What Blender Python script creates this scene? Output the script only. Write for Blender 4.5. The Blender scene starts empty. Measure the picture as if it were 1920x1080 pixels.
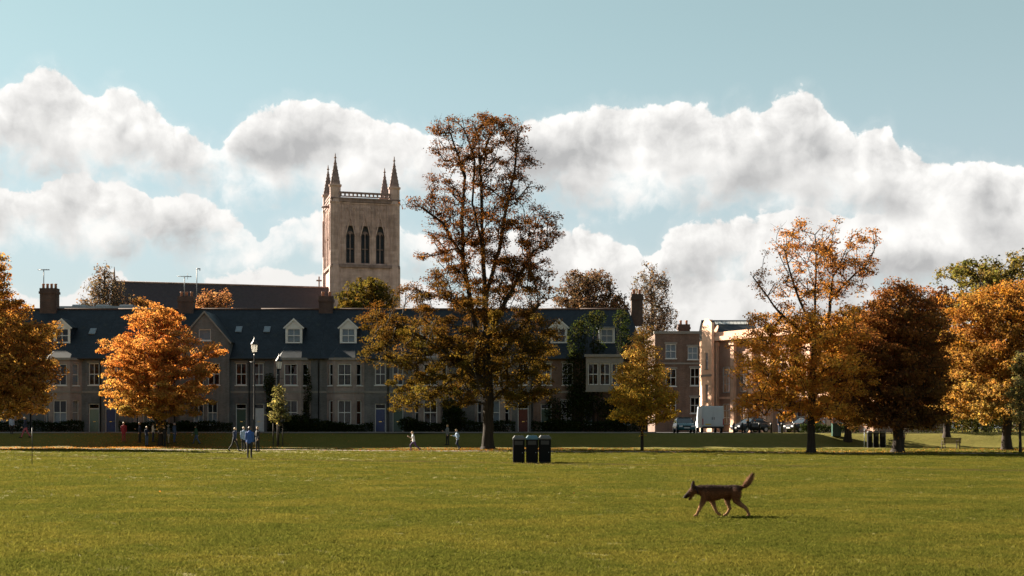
import bpy, bmesh, math, random
import numpy as np
from mathutils import Matrix, Vector

# ------------------------------------------------------------------ scene, camera, light
scene = bpy.context.scene
COL = scene.collection
F, HZ, CX, EYE = 2400.0, 803.0, 960.0, 1.65      # focal length (px of a 1920 wide frame), horizon row, eye height

cam_data = bpy.data.cameras.new("camera")
cam_data.sensor_width = 36.0
cam_data.lens = 36.0 * F / 1920.0
cam_data.shift_y = (HZ - 540.0) / 1920.0
cam_data.clip_start = 0.1
cam_data.clip_end = 9000.0
cam = bpy.data.objects.new("camera", cam_data)
cam.location = (0, 0, EYE)
cam.rotation_euler = (math.radians(90), 0, 0)
COL.objects.link(cam)
scene.camera = cam

SUN_DIR = Vector((-1.5, 1.1, 1.0)).normalized()          # towards the sun
sun_data = bpy.data.lights.new("sun", 'SUN')
sun_data.energy = 5.0
sun_data.angle = math.radians(0.55)
sun_data.color = (1.0, 0.87, 0.70)
sun = bpy.data.objects.new("sun", sun_data)
sun.rotation_euler = SUN_DIR.to_track_quat('Z', 'Y').to_euler()
COL.objects.link(sun)

scene.view_settings.view_transform = 'Standard'
scene.view_settings.look = 'None'
scene.view_settings.exposure = 2.5
scene.view_settings.gamma = 1.0
scene.view_settings.use_curve_mapping = False
scene.cycles.max_bounces = 8
scene.cycles.transparent_max_bounces = 12
scene.cycles.use_denoising = True

# ------------------------------------------------------------------ node helpers
class NT:
    def __init__(self, tree):
        self.t = tree
    def n(self, typ, **kw):
        nd = self.t.nodes.new(typ)
        for k, v in kw.items():
            setattr(nd, k, v)
        return nd
    def put(self, sock, v):
        if hasattr(v, 'is_output'):
            self.t.links.new(v, sock)
        elif v is not None:
            sock.default_value = v
    def math(self, op, a, b=None, c=None, clamp=False):
        nd = self.n('ShaderNodeMath', operation=op)
        nd.use_clamp = clamp
        self.put(nd.inputs[0], a); self.put(nd.inputs[1], b); self.put(nd.inputs[2], c)
        return nd.outputs[0]
    def vmath(self, op, a, b=None, c=None):
        nd = self.n('ShaderNodeVectorMath', operation=op)
        self.put(nd.inputs[0], a); self.put(nd.inputs[1], b); self.put(nd.inputs[2], c)
        return nd.outputs['Value'] if op in ('LENGTH', 'DOT_PRODUCT', 'DISTANCE') else nd.outputs[0]
    def noise(self, vec, scale, detail=4, rough=0.5, dims='3D', dist=0.0):
        nd = self.n('ShaderNodeTexNoise', noise_dimensions=dims)
        self.put(nd.inputs['Vector'], vec)
        nd.inputs['Scale'].default_value = scale
        nd.inputs['Detail'].default_value = detail
        nd.inputs['Roughness'].default_value = rough
        nd.inputs['Distortion'].default_value = dist
        return nd
    def ramp(self, fac, stops, interp='LINEAR'):
        nd = self.n('ShaderNodeValToRGB')
        cr = nd.color_ramp
        cr.interpolation = interp
        while len(cr.elements) < len(stops):
            cr.elements.new(0.5)
        for e, (p, c) in zip(cr.elements, stops):
            e.position = p
            e.color = tuple(c) + (1.0,) if len(c) == 3 else c
        self.put(nd.inputs[0], fac)
        return nd.outputs[0]
    def mix(self, fac, a, b, blend='MIX'):
        nd = self.n('ShaderNodeMix', data_type='RGBA', blend_type=blend)
        self.put(nd.inputs[0], fac)
        self.put(nd.inputs[6], a if hasattr(a, 'is_output') else tuple(a) + (1.0,))
        self.put(nd.inputs[7], b if hasattr(b, 'is_output') else tuple(b) + (1.0,))
        return nd.outputs[2]
    def maprange(self, v, a, b, c=0.0, d=1.0, smooth=True):
        nd = self.n('ShaderNodeMapRange', interpolation_type='SMOOTHSTEP' if smooth else 'LINEAR')
        self.put(nd.inputs[0], v)
        for i, x in enumerate((a, b, c, d)):
            self.put(nd.inputs[i + 1], x)
        return nd.outputs[0]

# ------------------------------------------------------------------ sky with a bank of cumulus
def az_el(px, py):
    az = math.atan((px - CX) / F)
    el = math.atan((HZ - py) / F * math.cos(az))
    return az * F, el * F

# the outlines of three banks of cumulus: (px, py) of tops and undersides in the view
TOP1 = [(-140, 200), (-60, 175), (0, 160), (40, 138), (70, 120), (100, 116), (130, 122), (155, 150), (178, 158), (215, 146), (250, 164),
        (295, 190), (312, 214), (350, 235), (400, 244), (418, 254), (440, 232), (470, 206), (510, 190), (550, 184), (600, 190), (640, 186),
        (690, 194), (740, 206), (790, 228), (830, 252), (880, 262), (930, 250), (965, 225), (1000, 200), (1040, 205), (1090, 200), (1130, 190),
        (1160, 180), (1200, 190), (1240, 195), (1262, 185), (1300, 179), (1335, 192), (1350, 201), (1366, 190), (1410, 184), (1430, 200),
        (1446, 174), (1480, 170), (1512, 163), (1542, 171), (1562, 196), (1585, 222), (1620, 244), (1640, 226), (1670, 231), (1688, 262),
        (1720, 268), (1760, 280), (1800, 290), (1850, 276), (1890, 284), (1930, 294), (2060, 300)]
BOT1 = [(-140, 330), (0, 318), (100, 326), (250, 336), (350, 344), (405, 340), (430, 350), (500, 356), (600, 362), (700, 368), (800, 350),
        (900, 350), (1000, 372), (1100, 382), (1200, 372), (1280, 356), (1350, 366), (1420, 385), (1500, 398), (1600, 420), (1700, 450),
        (1800, 480), (1930, 490), (2060, 500)]
TOP2 = [(-140, 330), (0, 345), (60, 335), (130, 318), (220, 330), (290, 350), (345, 356), (390, 364), (440, 390), (470, 420), (487, 444),
        (502, 412), (530, 394), (570, 384), (610, 385), (700, 380), (780, 420), (830, 440), (900, 420), (1000, 424), (1060, 418), (1100, 410),
        (1140, 424), (1180, 442), (1214, 472), (1240, 450), (1270, 420), (1310, 404), (1340, 398), (1380, 388), (1450, 380), (1600, 384),
        (1800, 390), (2060, 400)]
BOT2 = [(-140, 470), (0, 462), (100, 455), (200, 468), (300, 458), (400, 466), (470, 470), (500, 460), (560, 456), (610, 470), (700, 480),
        (800, 500), (900, 520), (1000, 550), (1060, 575), (1150, 600), (1220, 560), (1300, 555), (1400, 530), (1500, 545), (1700, 560), (2060, 560)]
TOP3 = [(-140, 540), (0, 530), (100, 545), (170, 500), (200, 492), (235, 505), (300, 550), (360, 545), (400, 520), (450, 506), (520, 497),
        (600, 494), (700, 500), (780, 520), (860, 540), (1000, 545), (1130, 540), (1220, 515), (1300, 498), (1360, 515), (1440, 505),
        (1600, 515), (1800, 520), (2060, 520)]
AZ_SPAN, EL_SPAN = 1100.0, 720.0

def build_world():
    w = bpy.data.worlds.new("World")
    scene.world = w
    w.use_nodes = True
    w.cycles.sampling_method = 'MANUAL'
    w.cycles.sample_map_resolution = 512
    t = w.node_tree
    t.nodes.clear()
    N = NT(t)
    out = N.n('ShaderNodeOutputWorld')
    bg = N.n('ShaderNodeBackground')
    bg.inputs['Strength'].default_value = 0.052
    t.links.new(bg.outputs[0], out.inputs[0])
    sky = N.n('ShaderNodeTexSky', sky_type='NISHITA')
    sky.sun_disc = False
    sky.sun_elevation = math.asin(SUN_DIR.z)
    sky.sun_rotation = math.atan2(SUN_DIR.x, SUN_DIR.y) % (2 * math.pi)
    sky.air_density = 1.0
    sky.dust_density = 0.15
    sky.ozone_density = 1.6

    tc = N.n('ShaderNodeTexCoord')
    sp = N.n('ShaderNodeSeparateXYZ'); N.put(sp.inputs[0], tc.outputs['Generated'])
    az = N.math('MULTIPLY', N.math('ARCTAN2', sp.outputs[0], sp.outputs[1]), F)
    el = N.math('MULTIPLY', N.math('ARCSINE', sp.outputs[2]), F)
    cb = N.n('ShaderNodeCombineXYZ'); N.put(cb.inputs[0], az); N.put(cb.inputs[1], el)
    P = cb.outputs[0]
    wn = N.noise(P, 1 / 120.0, 4, 0.6, '2D')
    wsep = N.n('ShaderNodeSeparateColor'); N.put(wsep.inputs[0], wn.outputs['Color'])
    azw = N.math('MULTIPLY_ADD', wsep.outputs[0], 46.0, N.math('ADD', az, -23.0))
    u = N.math('MULTIPLY_ADD', azw, 0.5 / AZ_SPAN, 0.5, clamp=True)
    # billows: heaps (inverted cells) over finer turbulence, and the same a little towards the sun for relief
    def billow(vec):
        v = N.n('ShaderNodeTexVoronoi', voronoi_dimensions='2D', feature='SMOOTH_F1')
        v.inputs['Scale'].default_value = 1 / 95.0
        v.inputs['Detail'].default_value = 2.5
        v.inputs['Roughness'].default_value = 0.5
        v.inputs['Smoothness'].default_value = 0.5
        N.put(v.inputs['Vector'], vec)
        f = N.noise(vec, 1 / 130.0, 6, 0.56, '2D')
        h_ = N.noise(vec, 1 / 30.0, 4, 0.62, '2D')
        base = N.math('MULTIPLY_ADD', v.outputs['Distance'], -0.9, N.math('MULTIPLY_ADD', f.outputs[0], 1.5, -0.35))
        return N.math('ADD', base, N.math('MULTIPLY_ADD', h_.outputs[0], 0.9, -0.45))
    PW = N.vmath('ADD', P, N.vmath('MULTIPLY_ADD', wn.outputs['Color'], (46, 34, 0), (-23, -17, 0)))
    b0 = billow(PW)
    b1 = billow(N.vmath('ADD', PW, (-13, 16, 0)))
    relief = N.math('SUBTRACT', b0, b1)
    l0 = N.noise(PW, 1 / 210.0, 3, 0.5, '2D').outputs[0]
    l1 = N.noise(N.vmath('ADD', PW, (-55, 45, 0)), 1 / 210.0, 3, 0.5, '2D').outputs[0]
    broad = N.math('SUBTRACT', l0, l1)
    def curve(points):
        nd = N.n('ShaderNodeFloatCurve')
        cm = nd.mapping
        cm.use_clip = True
        c = cm.curves[0]
        pts = [(0.5 + 0.5 * az_el(px, py)[0] / AZ_SPAN, az_el(px, py)[1] / EL_SPAN) for px, py in points]
        c.points[0].location = pts[0]; c.points[1].location = pts[-1]
        for q in pts[1:-1]:
            c.points.new(*q)
        cm.update()
        N.put(nd.inputs['Value'], u)
        return N.math('MULTIPLY', nd.outputs[0], EL_SPAN)
    # the banks go on all round: beyond the view their height wanders with slow noise
    wander = N.math('MULTIPLY_ADD', N.noise(P, 1 / 520.0, 2, 0.5, '2D').outputs[0], 700.0, -350.0)
    away = N.maprange(N.math('ABSOLUTE', az), 1000, 1500)
    wander = N.math('MULTIPLY', wander, away)
    tint = N.mix(N.maprange(el, 150, 800), (0.55, 0.53, 0.48), SKY_TINT)
    col = N.mix(1.0, sky.outputs[0], tint, 'MULTIPLY')
    veil = N.maprange(el, 780, 60, 0.36, 0.85)
    col = N.mix(veil, col, (1.80, 2.06, 2.14))
    for top, bot, lo, soft, hi in ((TOP3, None, 0.34, 60.0, 0.86), (TOP2, BOT2, 0.08, 70.0, 0.95), (TOP1, BOT1, 0.0, 75.0, 1.0)):
        tp = N.math('ADD', curve(top), wander)
        ft = N.math('MULTIPLY_ADD', b0, 0.85, N.math('DIVIDE', N.math('SUBTRACT', tp, el), 34.0))
        m = N.maprange(ft, 0.0, 0.24)
        wisp = N.maprange(ft, -0.8, 0.4, 0.0, 0.14)
        m = N.math('MAXIMUM', m, wisp)
        if bot:
            bt = N.math('ADD', curve(bot), N.math('ADD', wander, -26.0))
            fb = N.math('MULTIPLY_ADD', b0, 0.9, N.math('DIVIDE', N.math('SUBTRACT', el, bt), soft))
            m = N.math('MULTIPLY', m, N.maprange(fb, -0.55, 0.75))
        shade = N.math('POWER', 2.718, N.math('MULTIPLY', N.math('MAXIMUM', ft, 0.0), -0.30))
        fine = N.math('MULTIPLY', relief, N.math('MULTIPLY_ADD', shade, 0.62, 0.16))
        shade = N.math('ADD', N.math('ADD', N.math('MULTIPLY_ADD', N.math('MULTIPLY', broad, N.maprange(ft, 0.3, 2.6)), 2.4, lo), fine), N.math('MULTIPLY', shade, 0.92), clamp=True)
        if bot:
            glow = N.maprange(fb, 1.1, -0.4, 0.0, 0.45)
            shade = N.math('ADD', shade, glow, clamp=True)
        c = N.mix(shade, (1.72 * hi, 1.72 * hi, 1.72 * hi), (3.62 * hi, 3.56 * hi, 3.45 * hi))
        col = N.mix(m, col, c)
    t.links.new(col, bg.inputs['Color'])

SKY_TINT = (0.565, 0.585, 0.405)
build_world()
# ------------------------------------------------------------------ materials
MATS = {}
def new_mat(name):
    m = bpy.data.materials.new(name)
    m.use_nodes = True
    m.node_tree.nodes.clear()
    N = NT(m.node_tree)
    out = N.n('ShaderNodeOutputMaterial')
    MATS[name] = m
    return m, N, out

def principled(N, out, color=None, rough=0.7, metal=0.0, bump=None, bump_strength=0.3, bump_dist=0.02, spec=0.5):
    b = N.n('ShaderNodeBsdfPrincipled')
    if color is not None:
        N.put(b.inputs['Base Color'], color if hasattr(color, 'is_output') else tuple(color) + (1.0,))
    N.put(b.inputs['Roughness'], rough)
    b.inputs['Metallic'].default_value = metal
    b.inputs['Specular IOR Level'].default_value = spec
    if bump is not None:
        bn = N.n('ShaderNodeBump')
        bn.inputs['Strength'].default_value = bump_strength
        bn.inputs['Distance'].default_value = bump_dist
        N.put(bn.inputs['Height'], bump)
        N.t.links.new(bn.outputs[0], b.inputs['Normal'])
    N.t.links.new(b.outputs[0], out.inputs[0])
    return b

def obj_coord(N):
    return N.n('ShaderNodeTexCoord').outputs['Object']

def mat_plain(name, col, rough=0.6, metal=0.0, var=0.12, scale=3.0, spec=0.4):
    if name in MATS:
        return MATS[name]
    m, N, out = new_mat(name)
    nz = N.noise(obj_coord(N), scale, 5, 0.6).outputs[0]
    c = N.ramp(nz, [(0.3, [x * (1 - var) for x in col]), (0.7, [min(1, x * (1 + var)) for x in col])])
    r = N.maprange(nz, 0.3, 0.7, max(0.02, rough - 0.08), min(1, rough + 0.08))
    principled(N, out, c, r, metal, nz, 0.08, 0.01, spec)
    return m

def mat_masonry(name, c1, c2, mortar, bw=0.24, bh=0.085, stain=0.35):
    """coursed brick or stone on upright walls: courses run along x+y, up z"""
    if name in MATS:
        return MATS[name]
    m, N, out = new_mat(name)
    co = obj_coord(N)
    sp = N.n('ShaderNodeSeparateXYZ'); N.put(sp.inputs[0], co)
    cb = N.n('ShaderNodeCombineXYZ')
    N.put(cb.inputs[0], N.math('ADD', sp.outputs[0], sp.outputs[1])); N.put(cb.inputs[1], sp.outputs[2])
    br = N.n('ShaderNodeTexBrick')
    N.put(br.inputs['Vector'], cb.outputs[0])
    br.inputs['Color1'].default_value = tuple(c1) + (1,)
    br.inputs['Color2'].default_value = tuple(c2) + (1,)
    br.inputs['Mortar'].default_value = tuple(mortar) + (1,)
    br.inputs['Scale'].default_value = 1.0
    br.inputs['Brick Width'].default_value = bw
    br.inputs['Row Height'].default_value = bh
    br.inputs['Mortar Size'].default_value = 0.008
    big = N.noise(co, 0.55, 5, 0.65).outputs[0]
    streak = N.noise(N.vmath('MULTIPLY', co, (1.6, 1.6, 0.22)), 1.0, 5, 0.6).outputs[0]
    k = N.math('MULTIPLY', N.maprange(big, 0.25, 0.75, 1 - stain, 1.12), N.maprange(streak, 0.3, 0.7, 1 - stain * 0.6, 1.08))
    cc = N.n('ShaderNodeCombineColor')
    for i in range(3):
        N.put(cc.inputs[i], k)
    c = N.mix(1.0, br.outputs['Color'], cc.outputs[0], 'MULTIPLY')
    principled(N, out, c, 0.85, 0, br.outputs['Fac'], -0.4, 0.01, 0.25)
    return m

def mat_slate(name, c1, c2):
    if name in MATS:
        return MATS[name]
    m, N, out = new_mat(name)
    co = obj_coord(N)
    sp = N.n('ShaderNodeSeparateXYZ'); N.put(sp.inputs[0], co)
    cb = N.n('ShaderNodeCombineXYZ')
    N.put(cb.inputs[0], sp.outputs[0]); N.put(cb.inputs[1], N.math('MULTIPLY', sp.outputs[2], 1.4))
    br = N.n('ShaderNodeTexBrick')
    N.put(br.inputs['Vector'], cb.outputs[0])
    br.inputs['Color1'].default_value = tuple(c1) + (1,)
    br.inputs['Color2'].default_value = tuple(c2) + (1,)
    br.inputs['Mortar'].default_value = tuple(x * 0.5 for x in c1) + (1,)
    br.inputs['Scale'].default_value = 1.0
    br.inputs['Brick Width'].default_value = 0.28
    br.inputs['Row Height'].default_value = 0.22
    br.inputs['Mortar Size'].default_value = 0.01
    moss = N.noise(co, 0.9, 6, 0.65).outputs[0]
    c = N.mix(N.maprange(moss, 0.55, 0.75, 0, 0.5), br.outputs['Color'], (0.045, 0.05, 0.04))
    principled(N, out, c, N.maprange(moss, 0.3, 0.7, 0.55, 0.75), 0, br.outputs['Fac'], -0.35, 0.02, 0.22)
    return m

def mat_leaf(name, trans=0.56):
    if name in MATS:
        return MATS[name]
    m, N, out = new_mat(name)
    at = N.n('ShaderNodeAttribute'); at.attribute_name = "tint"
    df = N.n('ShaderNodeBsdfDiffuse'); N.put(df.inputs[0], at.outputs['Color'])
    tr = N.n('ShaderNodeBsdfTranslucent')
    N.put(tr.inputs[0], N.mix(1.0, at.outputs['Color'], (1.0, 0.92, 0.6), 'MULTIPLY'))
    mx = N.n('ShaderNodeMixShader'); mx.inputs[0].default_value = trans
    N.t.links.new(df.outputs[0], mx.inputs[1]); N.t.links.new(tr.outputs[0], mx.inputs[2])
    N.t.links.new(mx.outputs[0], out.inputs[0])
    return m

def mat_bark(name, col=(0.026, 0.019, 0.014)):
    if name in MATS:
        return MATS[name]
    m, N, out = new_mat(name)
    co = obj_coord(N)
    nz = N.noise(N.vmath('MULTIPLY', co, (7, 7, 1.2)), 1.0, 6, 0.65).outputs[0]
    c = N.ramp(nz, [(0.3, [x * 0.5 for x in col]), (0.55, col), (0.75, [x * 1.9 for x in col])])
    principled(N, out, c, 0.9, 0, nz, 0.7, 0.04, 0.2)
    return m

def mat_glass(name, tint=(0.75, 0.8, 0.85), refl=0.02):
    if name in MATS:
        return MATS[name]
    m, N, out = new_mat(name)
    tr = N.n('ShaderNodeBsdfTransparent'); tr.inputs[0].default_value = tuple(tint) + (1,)
    gl = N.n('ShaderNodeBsdfGlossy'); gl.inputs['Roughness'].default_value = 0.02
    nz = N.noise(obj_coord(N), 1.3, 2, 0.5).outputs[0]
    bn = N.n('ShaderNodeBump'); bn.inputs['Strength'].default_value = 0.08; bn.inputs['Distance'].default_value = 0.05
    N.put(bn.inputs['Height'], nz); N.t.links.new(bn.outputs[0], gl.inputs['Normal'])
    fr = N.n('ShaderNodeFresnel'); fr.inputs[0].default_value = 1.5
    mx = N.n('ShaderNodeMixShader'); N.put(mx.inputs[0], N.math('ADD', N.math('MULTIPLY', fr.outputs[0], 0.30), refl * 0.2, clamp=True))
    N.t.links.new(tr.outputs[0], mx.inputs[1]); N.t.links.new(gl.outputs[0], mx.inputs[2])
    N.t.links.new(mx.outputs[0], out.inputs[0])
    return m

def mat_grass_ground():
    m, N, out = new_mat("lawn_turf")
    co = obj_coord(N)
    fine = N.noise(co, 9.0, 6, 0.7).outputs[0]
    mid = N.noise(co, 0.8, 5, 0.6).outputs[0]
    big = N.noise(co, 0.07, 4, 0.6).outputs[0]
    c = N.ramp(fine, [(0.25, (0.0458, 0.0429, 0.0077)), (0.5, (0.0901, 0.0807, 0.0136)), (0.75, (0.1376, 0.1171, 0.0244))])
    c = N.mix(N.maprange(mid, 0.45, 0.75, 0, 0.45), c, (0.1292, 0.1040, 0.0271))
    c = N.mix(N.maprange(big, 0.48, 0.62, 0, 0.35), c, (0.0720, 0.0714, 0.0097))
    # the worn line where people cross the lawn
    sp = N.n('ShaderNodeSeparateXYZ'); N.put(sp.inputs[0], co)
    wob = N.math('MULTIPLY_ADD', N.noise(co, 0.12, 3, 0.5).outputs[0], 5.0, -2.5)
    ln = N.math('ABSOLUTE', N.math('ADD', N.math('SUBTRACT', N.math('MULTIPLY_ADD', sp.outputs[0], 0.55, sp.outputs[1]), 60.0), wob))
    worn = N.math('MULTIPLY', N.maprange(ln, 1.5, 0.3, 0, 0.85), N.maprange(mid, 0.35, 0.6))
    c = N.mix(worn, c, (0.0595, 0.0420, 0.0210))
    principled(N, out, c, 0.95, 0, N.math('ADD', N.math('MULTIPLY', fine, 0.6), mid), 0.9, 0.10, 0.1)
    return m

def mat_tarmac(name, col):
    m, N, out = new_mat(name)
    co = obj_coord(N)
    f = N.noise(co, 40.0, 4, 0.7).outputs[0]
    b = N.noise(co, 0.6, 5, 0.6).outputs[0]
    c = N.mix(N.maprange(b, 0.35, 0.7), [x * 0.75 for x in col], [x * 1.25 for x in col])
    principled(N, out, c, 0.9, 0, f, 0.3, 0.01, 0.3)
    return m

M_WALLA = mat_masonry("grey_gault_brick", (0.0976, 0.1013, 0.1061), (0.1281, 0.1305, 0.1342), (0.1159, 0.1196, 0.1220))
M_WALLB = mat_masonry("buff_gault_brick", (0.1122, 0.1098, 0.1074), (0.1440, 0.1391, 0.1342), (0.1220, 0.1220, 0.1220))
M_WALLC = mat_masonry("red_brown_brick", (0.1130, 0.0595, 0.0424), (0.1487, 0.0840, 0.0578), (0.1428, 0.1400, 0.1309))
M_CHIM = mat_masonry("chimney_brick", (0.0672, 0.0378, 0.0315), (0.0882, 0.0504, 0.0399), (0.0756, 0.0630, 0.0546))
M_STONE = mat_masonry("chapel_limestone", (0.3622, 0.2550, 0.2279), (0.4515, 0.3250, 0.2910), (0.3150, 0.2350, 0.2134), 1.1, 0.5, 0.32)
M_STONED = mat_masonry("chapel_weathered_stone", (0.20, 0.14, 0.13), (0.25, 0.18, 0.165), (0.19, 0.14, 0.13), 0.7, 0.4, 0.4)
M_PALE = mat_masonry("pale_render_stone", (0.6426, 0.4007, 0.2825), (0.7068, 0.4519, 0.3207), (0.5997, 0.3836, 0.2749), 1.1, 0.4, 0.2)
M_PINK = mat_masonry("pink_brick", (0.3175, 0.1814, 0.1285), (0.3629, 0.2192, 0.1588), (0.3326, 0.2570, 0.2117), 0.24, 0.085, 0.2)
M_BAY = mat_masonry("warm_bay_stone", (0.2013, 0.1647, 0.1488), (0.2379, 0.1952, 0.1781), (0.1952, 0.1708, 0.1586), 0.6, 0.3, 0.25)
M_SLATE = mat_slate("blue_slate", (0.0092, 0.0144, 0.0201), (0.0144, 0.0213, 0.0287))
M_SLATE2 = mat_slate("purple_slate", (0.0382, 0.0289, 0.0323), (0.0493, 0.0382, 0.0416))
M_LEAD = mat_plain("grey_lead", (0.1540, 0.1750, 0.1960), 0.5, 0.0, 0.15, 1.5)
M_WHITE = mat_plain("white_paint", (0.4821, 0.4821, 0.4687), 0.5, 0, 0.06, 4)
M_DIMWHITE = mat_plain("stone_trim", (0.1690, 0.1560, 0.1398), 0.8, 0, 0.15, 4)
M_BLACK = mat_plain("black_iron", (0.0084, 0.0084, 0.0091), 0.45, 0.0, 0.2, 8)
M_DKGREEN = mat_plain("dark_green_paint", (0.018, 0.05, 0.038), 0.4)
M_PALEGREEN = mat_plain("pale_green_paint", (0.1120, 0.1610, 0.1260), 0.45)
M_BLUE = mat_plain("blue_paint", (0.0084, 0.0231, 0.0924), 0.4)
M_GREYDOOR = mat_plain("pale_grey_paint", (0.40, 0.43, 0.46), 0.45)
M_RED = mat_plain("red_paint", (0.0675, 0.0067, 0.0045), 0.45)
M_BRASS = mat_plain("brass", (0.6, 0.42, 0.15), 0.3, 1.0)
M_POT = mat_plain("terracotta", (0.32, 0.15, 0.09), 0.85)
M_CURT_R = mat_plain("red_curtain", (0.1904, 0.0560, 0.0252), 0.9, 0, 0.2, 6)
M_CURT_W = mat_plain("white_blind", (0.4340, 0.4340, 0.4200), 0.9, 0, 0.08, 6)
M_CURT_T = mat_plain("tan_curtain", (0.1400, 0.0960, 0.0600), 0.9, 0, 0.2, 6)
M_GLASS = mat_glass("window_glass")
M_GLASS_D = mat_glass("dark_glass", (0.35, 0.4, 0.45), 0.02)
M_BARK = mat_bark("dark_bark")
M_BARK_G = mat_bark("grey_bark", (0.11, 0.09, 0.075))
M_LEAF = mat_leaf("autumn_leaf")
M_WOOD = mat_bark("weathered_wood", (0.0520, 0.0400, 0.0300))
# ------------------------------------------------------------------ mesh helpers
def tag(o, label=None, cat=None, group=None, kind=None):
    if label: o["label"] = label
    if cat: o["category"] = cat
    if group: o["group"] = group
    if kind: o["kind"] = kind
    return o

def link(o, parent=None, matrix=None):
    COL.objects.link(o)
    if parent is not None:
        o.parent = parent
    if matrix is not None:
        o.matrix_local = matrix
    return o

def empty(name, loc, rz=0.0):
    o = bpy.data.objects.new(name, None)
    o.empty_display_size = 0.3
    o.location = loc
    o.rotation_euler = (0, 0, rz)
    COL.objects.link(o)
    return o

def obj(name, mesh, parent=None, loc=None, matrix=None):
    o = bpy.data.objects.new(name, mesh)
    link(o, parent, matrix)
    if loc is not None:
        o.location = loc
    return o

class MB:
    def __init__(self):
        self.v = []; self.f = []; self.m = []
    def add(self, verts, faces, mi=0):
        b = len(self.v)
        self.v.extend([tuple(p) for p in verts])
        for f in faces:
            self.f.append(tuple(b + i for i in f)); self.m.append(mi)
    def box(self, x0, x1, y0, y1, z0, z1, mi=0, M=None):
        vs = [(x0, y0, z0), (x1, y0, z0), (x1, y1, z0), (x0, y1, z0), (x0, y0, z1), (x1, y0, z1), (x1, y1, z1), (x0, y1, z1)]
        if M is not None:
            vs = [tuple(M @ Vector(p)) for p in vs]
        self.add(vs, [(0, 3, 2, 1), (4, 5, 6, 7), (0, 1, 5, 4), (1, 2, 6, 5), (2, 3, 7, 6), (3, 0, 4, 7)], mi)
    def prism(self, poly, y0, y1, mi=0):
        """poly in xz, extruded along y"""
        n = len(poly)
        vs = [(x, y0, z) for x, z in poly] + [(x, y1, z) for x, z in poly]
        fs = [tuple(range(n)), tuple(range(2 * n - 1, n - 1, -1))]
        fs += [(i, i + n, (i + 1) % n + n, (i + 1) % n) for i in range(n)]
        self.add(vs, fs, mi)
    def tube(self, pts, radii, n=8, mi=0, cap=True):
        pts = [Vector(p) for p in pts]
        b = len(self.v)
        ref = None
        for i, p in enumerate(pts):
            d = (pts[min(i + 1, len(pts) - 1)] - pts[max(i - 1, 0)])
            if d.length < 1e-9: d = Vector((0, 0, 1))
            d.normalize()
            if ref is None:
                ref = Vector((1, 0, 0)) if abs(d.x) < 0.9 else Vector((0, 1, 0))
            a = (ref - d * ref.dot(d)).normalized(); c = d.cross(a); ref = a
            r = radii[i] if hasattr(radii, '__len__') else radii
            for k in range(n):
                t = 2 * math.pi * k / n
                self.v.append(tuple(p + a * (r * math.cos(t)) + c * (r * math.sin(t))))
        for i in range(len(pts) - 1):
            for k in range(n):
                k2 = (k + 1) % n
                self.f.append((b + i * n + k, b + i * n + k2, b + (i + 1) * n + k2, b + (i + 1) * n + k)); self.m.append(mi)
        if cap:
            self.f.append(tuple(b + k for k in range(n - 1, -1, -1))); self.m.append(mi)
            e = b + (len(pts) - 1) * n
            self.f.append(tuple(e + k for k in range(n))); self.m.append(mi)
    def lathe(self, prof, n=12, c=(0, 0, 0), mi=0, rot=0.0):
        """prof: (r, z) from bottom to top"""
        b = len(self.v)
        for r, z in prof:
            for k in range(n):
                t = 2 * math.pi * k / n + rot
                self.v.append((c[0] + r * math.cos(t), c[1] + r * math.sin(t), c[2] + z))
        for i in range(len(prof) - 1):
            for k in range(n):
                k2 = (k + 1) % n
                self.f.append((b + i * n + k, b + i * n + k2, b + (i + 1) * n + k2, b + (i + 1) * n + k)); self.m.append(mi)
        self.f.append(tuple(b + k for k in range(n - 1, -1, -1))); self.m.append(mi)
        e = b + (len(prof) - 1) * n
        self.f.append(tuple(e + k for k in range(n))); self.m.append(mi)
    def loft(self, secs, n=14, mi=0):
        """secs: (centre, half axis a, half axis b) -> closed skin"""
        b = len(self.v)
        for c, a, d in secs:
            c = Vector(c); a = Vector(a); d = Vector(d)
            for k in range(n):
                t = 2 * math.pi * k / n
                self.v.append(tuple(c + a * math.cos(t) + d * math.sin(t)))
        for i in range(len(secs) - 1):
            for k in range(n):
                k2 = (k + 1) % n
                self.f.append((b + i * n + k, b + i * n + k2, b + (i + 1) * n + k2, b + (i + 1) * n + k)); self.m.append(mi)
        self.f.append(tuple(b + k for k in range(n - 1, -1, -1))); self.m.append(mi)
        e = b + (len(secs) - 1) * n
        self.f.append(tuple(e + k for k in range(n))); self.m.append(mi)
    def mesh(self, name, mats, smooth=False, normals=True):
        me = bpy.data.meshes.new(name)
        me.from_pydata(self.v, [], self.f)
        for m in (mats if isinstance(mats, (list, tuple)) else [mats]):
            me.materials.append(m)
        if any(self.m):
            me.polygons.foreach_set("material_index", self.m)
        if normals:
            bm = bmesh.new(); bm.from_mesh(me)
            bmesh.ops.recalc_face_normals(bm, faces=bm.faces)
            bm.to_mesh(me); bm.free()
        if smooth:
            me.polygons.foreach_set("use_smooth", [True] * len(me.polygons))
        me.update()
        return me
    def build(self, name, mats, parent=None, smooth=False, loc=None, matrix=None):
        return obj(name, self.mesh(name, mats, smooth), parent, loc, matrix)

def wx(px, Y): return (px - CX) / F * Y
def wz(py, Y): return EYE + (HZ - py) / F * Y
def gy(py): return EYE * F / (py - HZ)                 # depth of a point on the flat lawn

def sstep(a, b, v):
    t = min(1.0, max(0.0, (v - a) / (b - a)))
    return t * t * (3 - 2 * t)

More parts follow.
